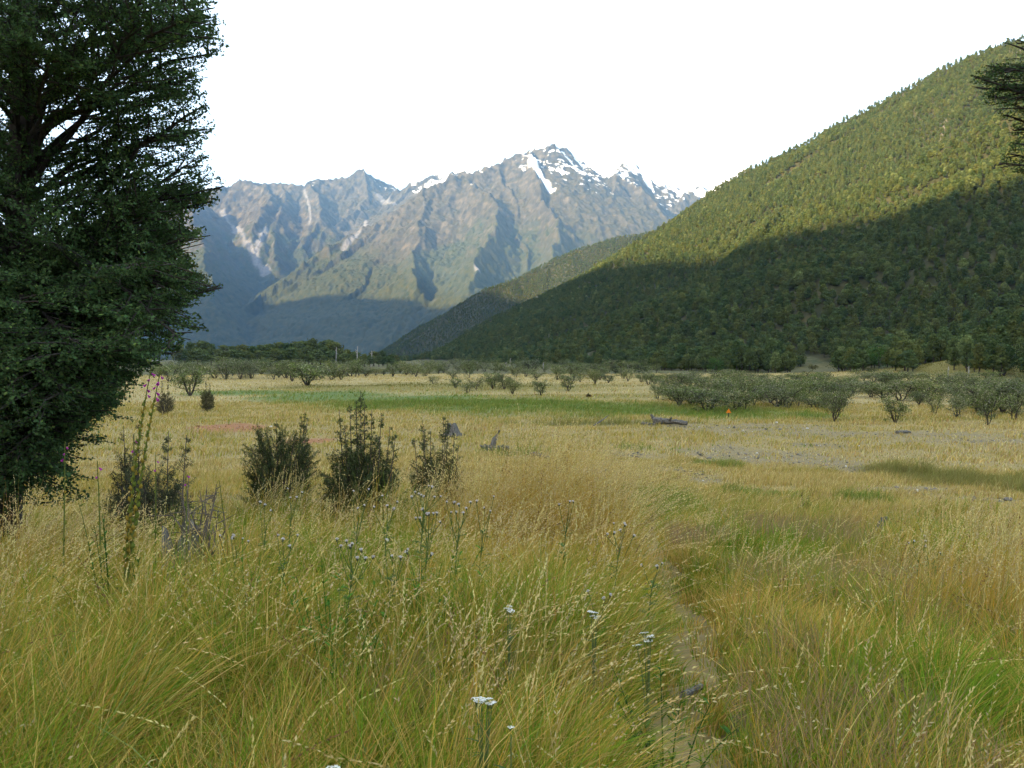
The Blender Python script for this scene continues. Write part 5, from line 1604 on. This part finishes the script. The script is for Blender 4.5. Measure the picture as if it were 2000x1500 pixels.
def stump(u_, v_base, v_top, Yd, wpx, label, seed, lean=0.0, flare=1.6, ragged=0.35, roots=5, taper=0.75, aspect=1.0):
    g = np.random.default_rng(seed)
    x0 = px_dir(u_, v_base)[0] * Yd; zb = zg(x0, Yd)
    H = EYE + px_dir(u_, v_top)[1] * Yd - zb
    Rr = wpx / FPX * Yd * 0.5
    nS, nZ = 28, 16
    th = np.arange(nS) / nS * 2 * np.pi
    rag = 1 - ragged * np.abs(g.normal(0, 0.5, nS)).clip(0, 1); rag = 0.6 * rag + 0.2 * np.roll(rag, 1) + 0.2 * np.roll(rag, -1)
    flu = 1 + 0.13 * np.sin(th * 5 + g.uniform(0, 6)) + 0.08 * np.sin(th * 9 + 1) + g.normal(0, 0.05, nS)
    V = []
    for i in range(nZ):
        f = i / (nZ - 1)
        rad = Rr * (taper + (1 - taper) * (1 - f) + (flare - 1) * math.exp(-f * 9)) * (1 + (flu - 1) * (1.6 - f))
        z = f * H * rag
        V.append(np.stack([np.cos(th) * rad + lean * z, np.sin(th) * rad * aspect, z - 0.05], -1))
    for f in (0.82, 0.4):                                          # hollow broken top
        V.append(np.stack([np.cos(th) * Rr * taper * f * 0.9 + lean * H * 0.8, np.sin(th) * Rr * taper * f * 0.9 * aspect, H * rag * (0.90 if f > .5 else 0.72)], -1))
    V = np.array(V); nR = len(V)
    q = []
    for i in range(nR - 1):
        for j in range(nS):
            q.append((i * nS + j, i * nS + (j + 1) % nS, (i + 1) * nS + (j + 1) % nS, (i + 1) * nS + j))
    vv = np.vstack([V.reshape(-1, 3), V[-1].mean(0)[None]])
    tr_ = [((nR - 1) * nS + j, (nR - 1) * nS + (j + 1) % nS, nR * nS) for j in range(nS)]
    ge = Geo(); ge.add(vv, q, tr_)
    o = ge.build("tree_stump", grey_wood); o.location = (x0, Yd, zb)
    tag(o, label, "stump")
    for k in range(roots):
        az = k * 6.283 / roots + g.uniform(-0.4, 0.4); L = Rr * g.uniform(1.0, 1.9)
        d = np.array([math.cos(az), math.sin(az) * aspect, 0])
        gb = Geo()
        gb.tube(np.array([d * Rr * 0.6 + [0, 0, H * 0.14], d * (Rr + L * 0.4) + [0, 0, H * 0.06], d * (Rr + L) + [0, 0, -0.04]]), [Rr * 0.30, Rr * 0.2, Rr * 0.08], 8, jitter=0.15, g=g)
        gb.build("root", grey_wood, o)
    return o
stump(352, 1072, 975, 6.3, 80, "old grey rotten stump sunk in tall grass under the dry twigs", 951, ragged=0.8, taper=0.85, roots=0)
stump(884, 845, 823, 46.0, 28, "grey cut stump with spreading roots behind the open dark bush", 952, ragged=0.3, flare=2.0, taper=0.55)
stump(1700, 1052, 998, 12.3, 30, "leaning grey splintered stump standing in the grass alone on the slope", 953, lean=0.42, ragged=0.5, taper=0.5, flare=1.3, roots=0, aspect=0.6)
def W(u_, v_, dz=0.0):
    q, ok = cast([u_], [v_], 2, 400)
    return q[0] + np.array([0, 0, dz])
log("driftwood", W(945, 881, .10), W(994, 880, .12), .15, .09, "grey driftwood root with one upright arm, lying on the dry grass", "driftwood", 961, extra=((.35, (.45, 0, 1.0), .85, .13), (.1, (-.5, -.3, .3), .35, .07), (.2, (-.2, -.5, .5), .3, .06), (.55, (.6, -.2, .35), .35, .06)))
log("driftwood", W(1040, 889, .06), W(1078, 899, .05), .08, .05, "thin pale driftwood log beside the green tuft", "driftwood", 962, extra=((.3, (0, -.4, .4), .2, .03),))
log("driftwood", W(1276, 829, .22), W(1342, 832, .16), .21, .13, "long dark grey driftwood log on the flat near the gravel bar", "driftwood", 963, extra=((.1, (-.5, 0, .7), .5, .13), (.5, (.2, -.6, .4), .5, .10)))
log("driftwood", W(1254, 830, .07), W(1280, 831, .07), .10, .06, "short pale log at the end of the long dark log", "driftwood", 964)
log("driftwood", W(1752, 847, .06), W(1778, 846, .06), .10, .05, "short dark log with a pale end lying on the gravel bar", "driftwood", 965)
log("driftwood", W(1160, 833, .06), W(1188, 829, .55), .05, .02, "slender pale dead branch slanting up before the green rushes", "driftwood", 968, bend=.03)
log("fallen_log", W(555, 1000, .12), W(690, 992, .12), .11, .08, "rotten log half buried in grass at the foot of the tallest bush", "log", 966, extra=((.6, (.2, -.3, .6), .25, .04),))
log("driftwood", W(1335, 1372, .03), W(1372, 1352, .03), .02, .014, "small weathered brown wood piece lying in the trodden track", "driftwood", 967)

# ------------------------------------------------------------------ route marker on the flat
mx, my, mz = W(1423, 815)
mk = empty("route_marker", (mx, my, mz), 0, "small orange triangular route marker on a short post among the rushes", "marker")
ge = Geo(); ge.tube(np.array([[0, 0.04, -0.1], [0, 0.04, 0.30]]), [0.035, 0.035], 8); ge.build("post", wood_mat("post_wood", (0.05, 0.04, 0.03), (0.1, 0.08, 0.06)), mk)
tz = EYE + px_dir(1423, 798)[1] * my - mz; bz = EYE + px_dir(1423, 806.5)[1] * my - mz; hw = 5.2 / FPX * my
tv = [(-hw, -0.012, bz), (hw, -0.012, bz), (0, -0.012, tz), (-hw, 0.012, bz), (hw, 0.012, bz), (0, 0.012, tz)]
mesh_np("plate", tv, quads=[(0, 1, 4, 3), (1, 2, 5, 4), (2, 0, 3, 5)], tris=[(0, 2, 1), (3, 4, 5)], mat=plain_mat("orange_plastic", (0.80, 0.22, 0.012), 0.5), parent=mk)

# ------------------------------------------------------------------ flowering plants of the terrace
stem_mat = leaf_mat("herb_leaf", trans=0.25)
petal_mat = leaf_mat("petal", trans=0.35)
def curve_path(p, n=10):
    p = np.asarray(p, float); t = np.linspace(0, 1, n)[:, None]
    return (1 - t) ** 2 * p[0] + 2 * t * (1 - t) * p[1] + t * t * p[2]
def lance_leaf(ge, p, d, L, w, c, g, curl=0.3):
    d = unit(d); s = unit(np.cross(d, [0, 0, 1.0])); 
    ts = np.array([0, .25, .55, .8, 1.0]); ww = np.array([.25, .9, 1.0, .6, .04]) * w * 0.5
    C = p + d * L * ts[:, None] + np.array([0, 0, -1.0]) * (curl * L * ts ** 2)[:, None]
    V = np.stack([C - s * ww[:, None], C + s * ww[:, None]], 1).reshape(-1, 3)
    q = [(2 * i, 2 * i + 1, 2 * i + 3, 2 * i + 2) for i in range(4)]
    ge.add(V, q, None, np.array(c) * g.uniform(0.75, 1.25))
def bell_mesh():
    ge = Geo(); nS = 10
    prof = [(0.0, 0.004), (0.010, 0.009), (0.026, 0.011), (0.040, 0.016), (0.046, 0.019)]
    th = np.arange(nS) / nS * 2 * np.pi
    V = np.array([[(r * math.cos(a), r * math.sin(a), -z) for a in th] for z, r in prof]).reshape(-1, 3)
    q = [(i * nS + j, i * nS + (j + 1) % nS, (i + 1) * nS + (j + 1) % nS, (i + 1) * nS + j) for i in range(4) for j in range(nS)]
    c = np.repeat(np.array([(0.30, 0.07, 0.26), (0.34, 0.04, 0.25), (0.36, 0.04, 0.27), (0.38, 0.05, 0.29), (0.45, 0.12, 0.38)]), nS, axis=0)
    ge.add(V, q, [(j, (j + 1) % nS, 0) for j in range(1, nS - 1)], c)
    o = ge.build("flower", petal_mat, link=False); me = o.data; bpy.data.objects.remove(o); return me
def pod_mesh(seed, c):
    g = np.random.default_rng(seed); ge = Geo()
    ge.tube(np.array([(0, 0, 0), (0.008, 0, 0.004), (0.014, 0, 0.010), (0.020, 0, 0.020)]), [0.004, 0.0085, 0.008, 0.001], 7, c=c)
    for k in range(3):
        a = k * 2.1; lance_leaf(ge, np.zeros(3), np.array([0.8, math.cos(a) * .7, math.sin(a) * .5 + .3]), 0.020, 0.010, np.array(c) * 0.85, g, 0.1)
    o = ge.build("seed_pod", stem_mat, link=False); me = o.data; bpy.data.objects.remove(o); return me
BELL = bell_mesh()
PODS = [pod_mesh(1, (0.20, 0.20, 0.035)), pod_mesh(2, (0.28, 0.20, 0.035)), pod_mesh(3, (0.13, 0.16, 0.03))]
def put(name, me, parent, loc, rot, s=1.0):
    o = bpy.data.objects.new(name, me); COL.objects.link(o); o.parent = parent
    o.location = loc; o.rotation_euler = rot; o.scale = (s, s, s)
    return o
def foxglove(base_px, Yd, spikes, label, seed, npod, leaves=9, bells=4, group=None, stem_r=0.008, pod_s=1.0):
    """spikes: list of (tip column, tip row, bow)"""
    g = np.random.default_rng(seed)
    x0 = px_dir(*base_px)[0] * Yd; zb = zg(x0, Yd)
    r_ = empty("foxglove", (x0, Yd, zb), 0, label, "flower", group)
    lf = Geo()
    for u_, v_, bow in spikes:
        tip = at(u_, v_, Yd) - np.array([x0, Yd, zb])
        path = curve_path([[0, 0, 0], [bow * tip[0], 0.02, tip[2] * 0.55], tip], 14)
        st = Geo(); st.tube(path, np.linspace(stem_r, 0.0025, 14), 6, c=(0.13, 0.15, 0.04))
        so = st.build("stem", stem_mat, r_)
        for k in range(npod):
            f = 0.30 + 0.58 * (k / max(1, npod - 1)); az = k * 2.4 + g.uniform(-.3, .3)
            q = [np.interp(f, np.linspace(0, 1, 14), path[:, i]) for i in range(3)]
            put("seed_pod", PODS[int(g.integers(0, 3))], r_, q, (0, -0.35, az), pod_s * (1.5 - 0.9 * f) * g.uniform(.8, 1.2))
        for k in range(bells):
            f = 0.985 - 0.10 * (k + 0.5) / bells; az = k * 1.7 + g.uniform(-.4, .4)
            q = np.array([np.interp(f, np.linspace(0, 1, 14), path[:, i]) for i in range(3)]) + np.array([math.cos(az), math.sin(az), 0]) * 0.008
            put("flower", BELL, r_, q, (math.sin(az) * 0.9 * -1, -math.cos(az) * 0.9, 0), pod_s * g.uniform(0.34, 0.5))
    for k in range(leaves):
        az = g.uniform(0, 6.283); lance_leaf(lf, np.array([0, 0, g.uniform(.02, .45)]), np.array([math.cos(az), math.sin(az), .35]), g.uniform(.12, .26), g.uniform(.04, .075), (0.055, 0.105, 0.022), g, .45)
    lf.build("leaves", stem_mat, r_)
    return r_
foxglove((232, 1010), 5.2, [(296, 716, 0.15), (314, 722, 0.28)], "tallest foxglove with two leaning seed spikes and last purple bells at their tips", 971, 46, leaves=12, bells=5, pod_s=1.15)
foxglove((248, 990), 5.8, [(262, 846, 0.3)], "short foxglove close behind the tallest one, with a single purple bell near its tip", 972, 10, bells=2)
foxglove((118, 1000), 6.0, [(127, 862, 0.4)], "foxglove with a purple bell in the tall straw under the big tree", 973, 8, bells=3)
foxglove((196, 1000), 5.6, [(190, 900, 0.4)], "faded foxglove left with pale mauve bells beside the tall foxglove's foot".replace("left with", "with"), 974, 8, bells=2)
foxglove((300, 1010), 6.0, [(304, 888, 0.4)], "foxglove with a mauve bell in front of the low grey-green bush", 975, 6, bells=2)
foxglove((362, 1030), 5.7, [(363, 917, 0.4)], "foxglove with one dark red-purple bell above the old stump", 976, 6, bells=2)
foxglove((452, 1010), 6.4, [(428, 938, 0.4)], "faint seeding foxglove between the old stump and the broad bush", 977, 12, bells=0)

def thistle_head(seed):
    g = np.random.default_rng(seed); ge = Geo()
    ge.tube(np.array([(0, 0, 0), (0, 0, .006), (0, 0, .013), (0, 0, .018)]), [.003, .007, .0065, .004], 8, c=(0.10, 0.11, 0.06))
    n = 40
    d = unit(np.stack([g.normal(0, .6, n), g.normal(0, .6, n), np.abs(g.normal(.9, .3, n))], -1))
    P = np.array([0, 0, .014]) + d * .002
    w = unit(np.cross(d, g.normal(0, 1, (n, 3)))) * .0016
    e = P + d * g.uniform(.010, .015, (n, 1))
    V = np.stack([P - w * .5, P + w * .5, e + w * 1.5, e - w * 1.5], 1).reshape(-1, 3)
    c = np.where(g.uniform(0, 1, (n, 1)) < .75, np.array((.74, .70, .66)), np.array((.52, .42, .44)))
    ge.add(V, np.arange(n)[:, None] * 4 + np.arange(4), None, np.repeat(c, 4, axis=0))
    o = ge.build("flower_head", petal_mat, link=False); me = o.data; bpy.data.objects.remove(o); return me
HEADS = [thistle_head(k) for k in range(3)]
def thistle(u_, v_, Yd, heads, label, seed, hs=1.0, green=(0.10, 0.15, 0.045), group=None, spread=0.085):
    g = np.random.default_rng(seed)
    top_ = at(u_, v_, Yd); x0 = top_[0] - 0.04; zb = zg(x0, Yd)
    H = top_[2] - zb
    r_ = empty("thistle", (x0, Yd, zb), 0, label, "flower", group)
    st, lf = Geo(), Geo()
    main = curve_path([[0, 0, 0], [0.0, 0, H * .5], [.04, 0, H * .82]], 8)
    st.tube(main, np.linspace(.006, .003, 8), 6, c=green)
    for k in range(heads):
        az = k * 2.4; rr = spread * math.sqrt((k + .5) / heads)
        e = np.array([.04 + math.cos(az) * rr * 1.25, math.sin(az) * rr, H * g.uniform(.90, 1.03)])
        p0 = main[-1 - int(g.integers(0, 3))]
        st.tube(np.array([p0, .5 * (p0 + e) + [0, 0, -.01], e]), [.0026, .002, .0016], 5, c=green)
        put("flower_head", HEADS[k % 3], r_, e, (g.normal(0, .35), g.normal(0, .35), 0), hs * g.uniform(.6, .95))
    for k in range(22):
        f = g.uniform(.12, .95); q = np.array([np.interp(f, np.linspace(0, 1, 8), main[:, i]) for i in range(3)]); az = g.uniform(0, 6.283)
        L = g.uniform(.06, .14) * (1.15 - .6 * f)
        d = np.array([math.cos(az), math.sin(az), .5])
        lance_leaf(lf, q, d, L, L * .22, np.array(green) * 0.9, g, .35)
        for j in range(3):                                            # spiny lobes
            t = .25 + .22 * j
            for s in (-1, 1):
                lance_leaf(lf, q + unit(d) * L * t - np.array([0, 0, .35 * L * t * t]), d + s * np.cross(unit(d), [0, 0, 1.0]) * 1.1, L * .28, L * .1, np.array(green), g, .1)
    st.build("stem", stem_mat, r_); lf.build("leaves", stem_mat, r_)
    return r_
for a in ((828, 946, 5.6, 9, "thistle with a loose white-lilac head cluster just before the tallest bush's foot", 1001),
          (838, 992, 5.3, 8, "thistle with many pale heads just below the cluster by the bush foot", 1002),
          (897, 985, 5.4, 8, "thistle with pale and brown heads at the edge of the tall straw clump", 1003),
          (688, 1066, 4.4, 9, "thistle with the densest bunch of white heads in the middle of the grass", 1004),
          (768, 1070, 4.5, 4, "thistle with four white heads next to the densest bunch", 1005),
          (820, 1072, 4.6, 2, "thistle with two white heads above the bright green stems", 1006),
          (700, 968, 6.2, 4, "thistle with white heads against the foot of the tallest bush", 1007),
          (758, 976, 6.0, 5, "thistle with greyish heads beside the foot of the tallest bush", 1008),
          (570, 952, 6.6, 4, "thistle with few small heads above the rotten log", 1009),
          (555, 1050, 5.0, 4, "thistle with small scattered heads in the grass near the old stump", 1010),
          (462, 1040, 5.2, 5, "thistle with little lilac heads beside the old stump", 1011),
          (520, 984, 6.0, 3, "slender thistle standing between the old stump and the rotten log", 1012),
          (1210, 1030, 5.6, 7, "brownish seeding thistle on the far side of the tall straw clump", 1013),
          (1108, 972, 6.2, 3, "thistle peeping out of the top of the tall straw clump", 1014),
          (1277, 1092, 5.0, 3, "dry thistle leaning over the trodden track", 1015),
          (1798, 1056, 6.8, 5, "thistle with white heads below the leaning splintered stump", 1016),
          (1826, 1066, 6.7, 3, "second smaller thistle below the leaning splintered stump", 1017),
          (1174, 1162, 4.3, 3, "thistle with three heads above the white yarrow near the track", 1018),
          (945, 982, 5.6, 4, "dry brown thistle inside the tall straw clump", 1019)):
    thistle(*a)
# bright green leafy herbs under the thistles
def herb(u_, v_, Yd, label, seed, n=60, hmul=1.0, colr=(0.060, 0.150, 0.022)):
    g = np.random.default_rng(seed)
    top_ = at(u_, v_, Yd); x0 = top_[0]; zb = zg(x0, Yd); H = max(top_[2] - zb, .2) * hmul
    r_ = empty("leafy_herb", (x0, Yd, zb), 0, label, "plant")
    st, lf = Geo(), Geo()
    for k in range(9):
        e = np.array([g.normal(0, .13), g.normal(0, .13), H * g.uniform(.6, 1)])
        p = curve_path([[e[0] * .3, e[1] * .3, 0], [e[0] * .5, e[1] * .5, e[2] * .6], e], 8)
        st.tube(p, np.linspace(.004, .0015, 8), 5, c=colr)
        for j in range(n // 3):
            f = g.uniform(.15, 1); q = np.array([np.interp(f, np.linspace(0, 1, 8), p[:, i]) for i in range(3)]); az = g.uniform(0, 6.283)
            lance_leaf(lf, q, np.array([math.cos(az), math.sin(az), .7]), g.uniform(.03, .075), g.uniform(.006, .013), np.array(colr) * g.uniform(.8, 1.3), g, .25)
    st.build("stem", stem_mat, r_); lf.build("leaves", stem_mat, r_)
herb(820, 1040, 4.7, "bright green leafy herb beneath the thistle with two heads", 1101)
herb(850, 1085, 4.4, "bright green leafy herb at the edge of the orange straw", 1102)
herb(650, 1080, 4.2, "bright green leafy herb below the densest bunch of thistles", 1103)
herb(660, 1150, 3.7, "low bright green leafy herb in the middle of the grass", 1104)
herb(480, 1060, 4.7, "green leafy herb beside the old stump", 1105)
herb(1300, 1330, 3.2, "dark green leafy herb hanging over the trodden track", 1106, colr=(0.045, 0.105, 0.022))
herb(220, 985, 5.2, "dark green leafy herb at the foot of the tallest foxglove", 1107, colr=(0.045, 0.10, 0.020))

def yarrow_head(seed):
    g = np.random.default_rng(seed); ge = Geo()
    n = 46
    a = g.uniform(0, 6.283, n); rr = np.sqrt(g.uniform(0, 1, n)) * .021
    P = np.stack([np.cos(a) * rr, np.sin(a) * rr * .8, .004 - 6 * rr ** 2 + g.normal(0, .0008, n)], -1)
    V, q = quad_leaves(P, .0075, g, np.broadcast_to(np.array([0, 0, 1.0]), (n, 3)), .8, 1.0)
    c = np.where(g.uniform(0, 1, (n, 1)) < .85, np.array((.80, .80, .74)), np.array((.62, .58, .36)))
    ge.add(V, q, None, np.repeat(c, 4, axis=0))
    for k in range(7):
        b = k * .9; ge.tube(np.array([(0, 0, -.022), (math.cos(b) * .013, math.sin(b) * .011, .001)]), [.0012, .0008], 4, c=(.12, .16, .06))
    o = ge.build("flower_cluster", petal_mat, link=False); me = o.data; bpy.data.objects.remove(o); return me
YAR = [yarrow_head(k) for k in range(3)]
def yarrow(u_, v_, Yd, clusters, label, seed, s=1.0):
    g = np.random.default_rng(seed)
    top_ = at(u_, v_, Yd); x0 = top_[0]; zb = zg(x0, Yd); H = top_[2] - zb
    r_ = empty("yarrow", (x0, Yd, zb), 0, label, "flower")
    st, lf = Geo(), Geo()
    for k, (du, dv) in enumerate(clusters):
        e = np.array([du / FPX * Yd, g.normal(0, .015), H - dv / FPX * Yd])
        st.tube(curve_path([[0, 0, 0], [e[0] * .2, 0, H * .7], e - np.array([0, 0, .02])], 8), np.linspace(.004, .0015, 8), 5, c=(.13, .17, .06))
        put("flower_cluster", YAR[k % 3], r_, e, (g.normal(.12, .08), g.normal(0.1, .1), g.uniform(0, 6)), s * g.uniform(.65, .95))
    for k in range(18):
        az = g.uniform(0, 6.283); lance_leaf(lf, np.array([0, 0, g.uniform(.05, H * .8)]), np.array([math.cos(az), math.sin(az), .6]), g.uniform(.04, .08), .010, (0.085, 0.13, 0.045), g, .3)
    st.build("stem", stem_mat, r_); lf.build("leaves", stem_mat, r_)
yarrow(944, 1370, 2.55, [(-14, 0), (-4, 3), (8, -4), (16, 0), (12, 6), (-8, -1)], "largest white yarrow in the short grass, with flat flower clusters", 1201)
yarrow(994, 1190, 3.6, [(-3, 0), (4, 2), (1, -3)], "white yarrow low in the orange straw clump", 1202)
yarrow(1160, 1195, 3.7, [(-6, -2), (3, -1), (6, 9), (-2, 8)], "white yarrow in two tiers between the straw clump and the track", 1203)
yarrow(1266, 1244, 3.4, [(-8, -6), (2, -1), (6, 1), (0, 9), (-20, 20)], "white yarrow at the edge of the trodden track", 1204)
yarrow(998, 1422, 2.4, [(0, 0)], "single small white yarrow below the largest yarrow", 1205, .55)
yarrow(650, 1498, 2.15, [(-4, 0), (5, 1)], "white yarrow cut by the lower picture edge", 1206, .8)
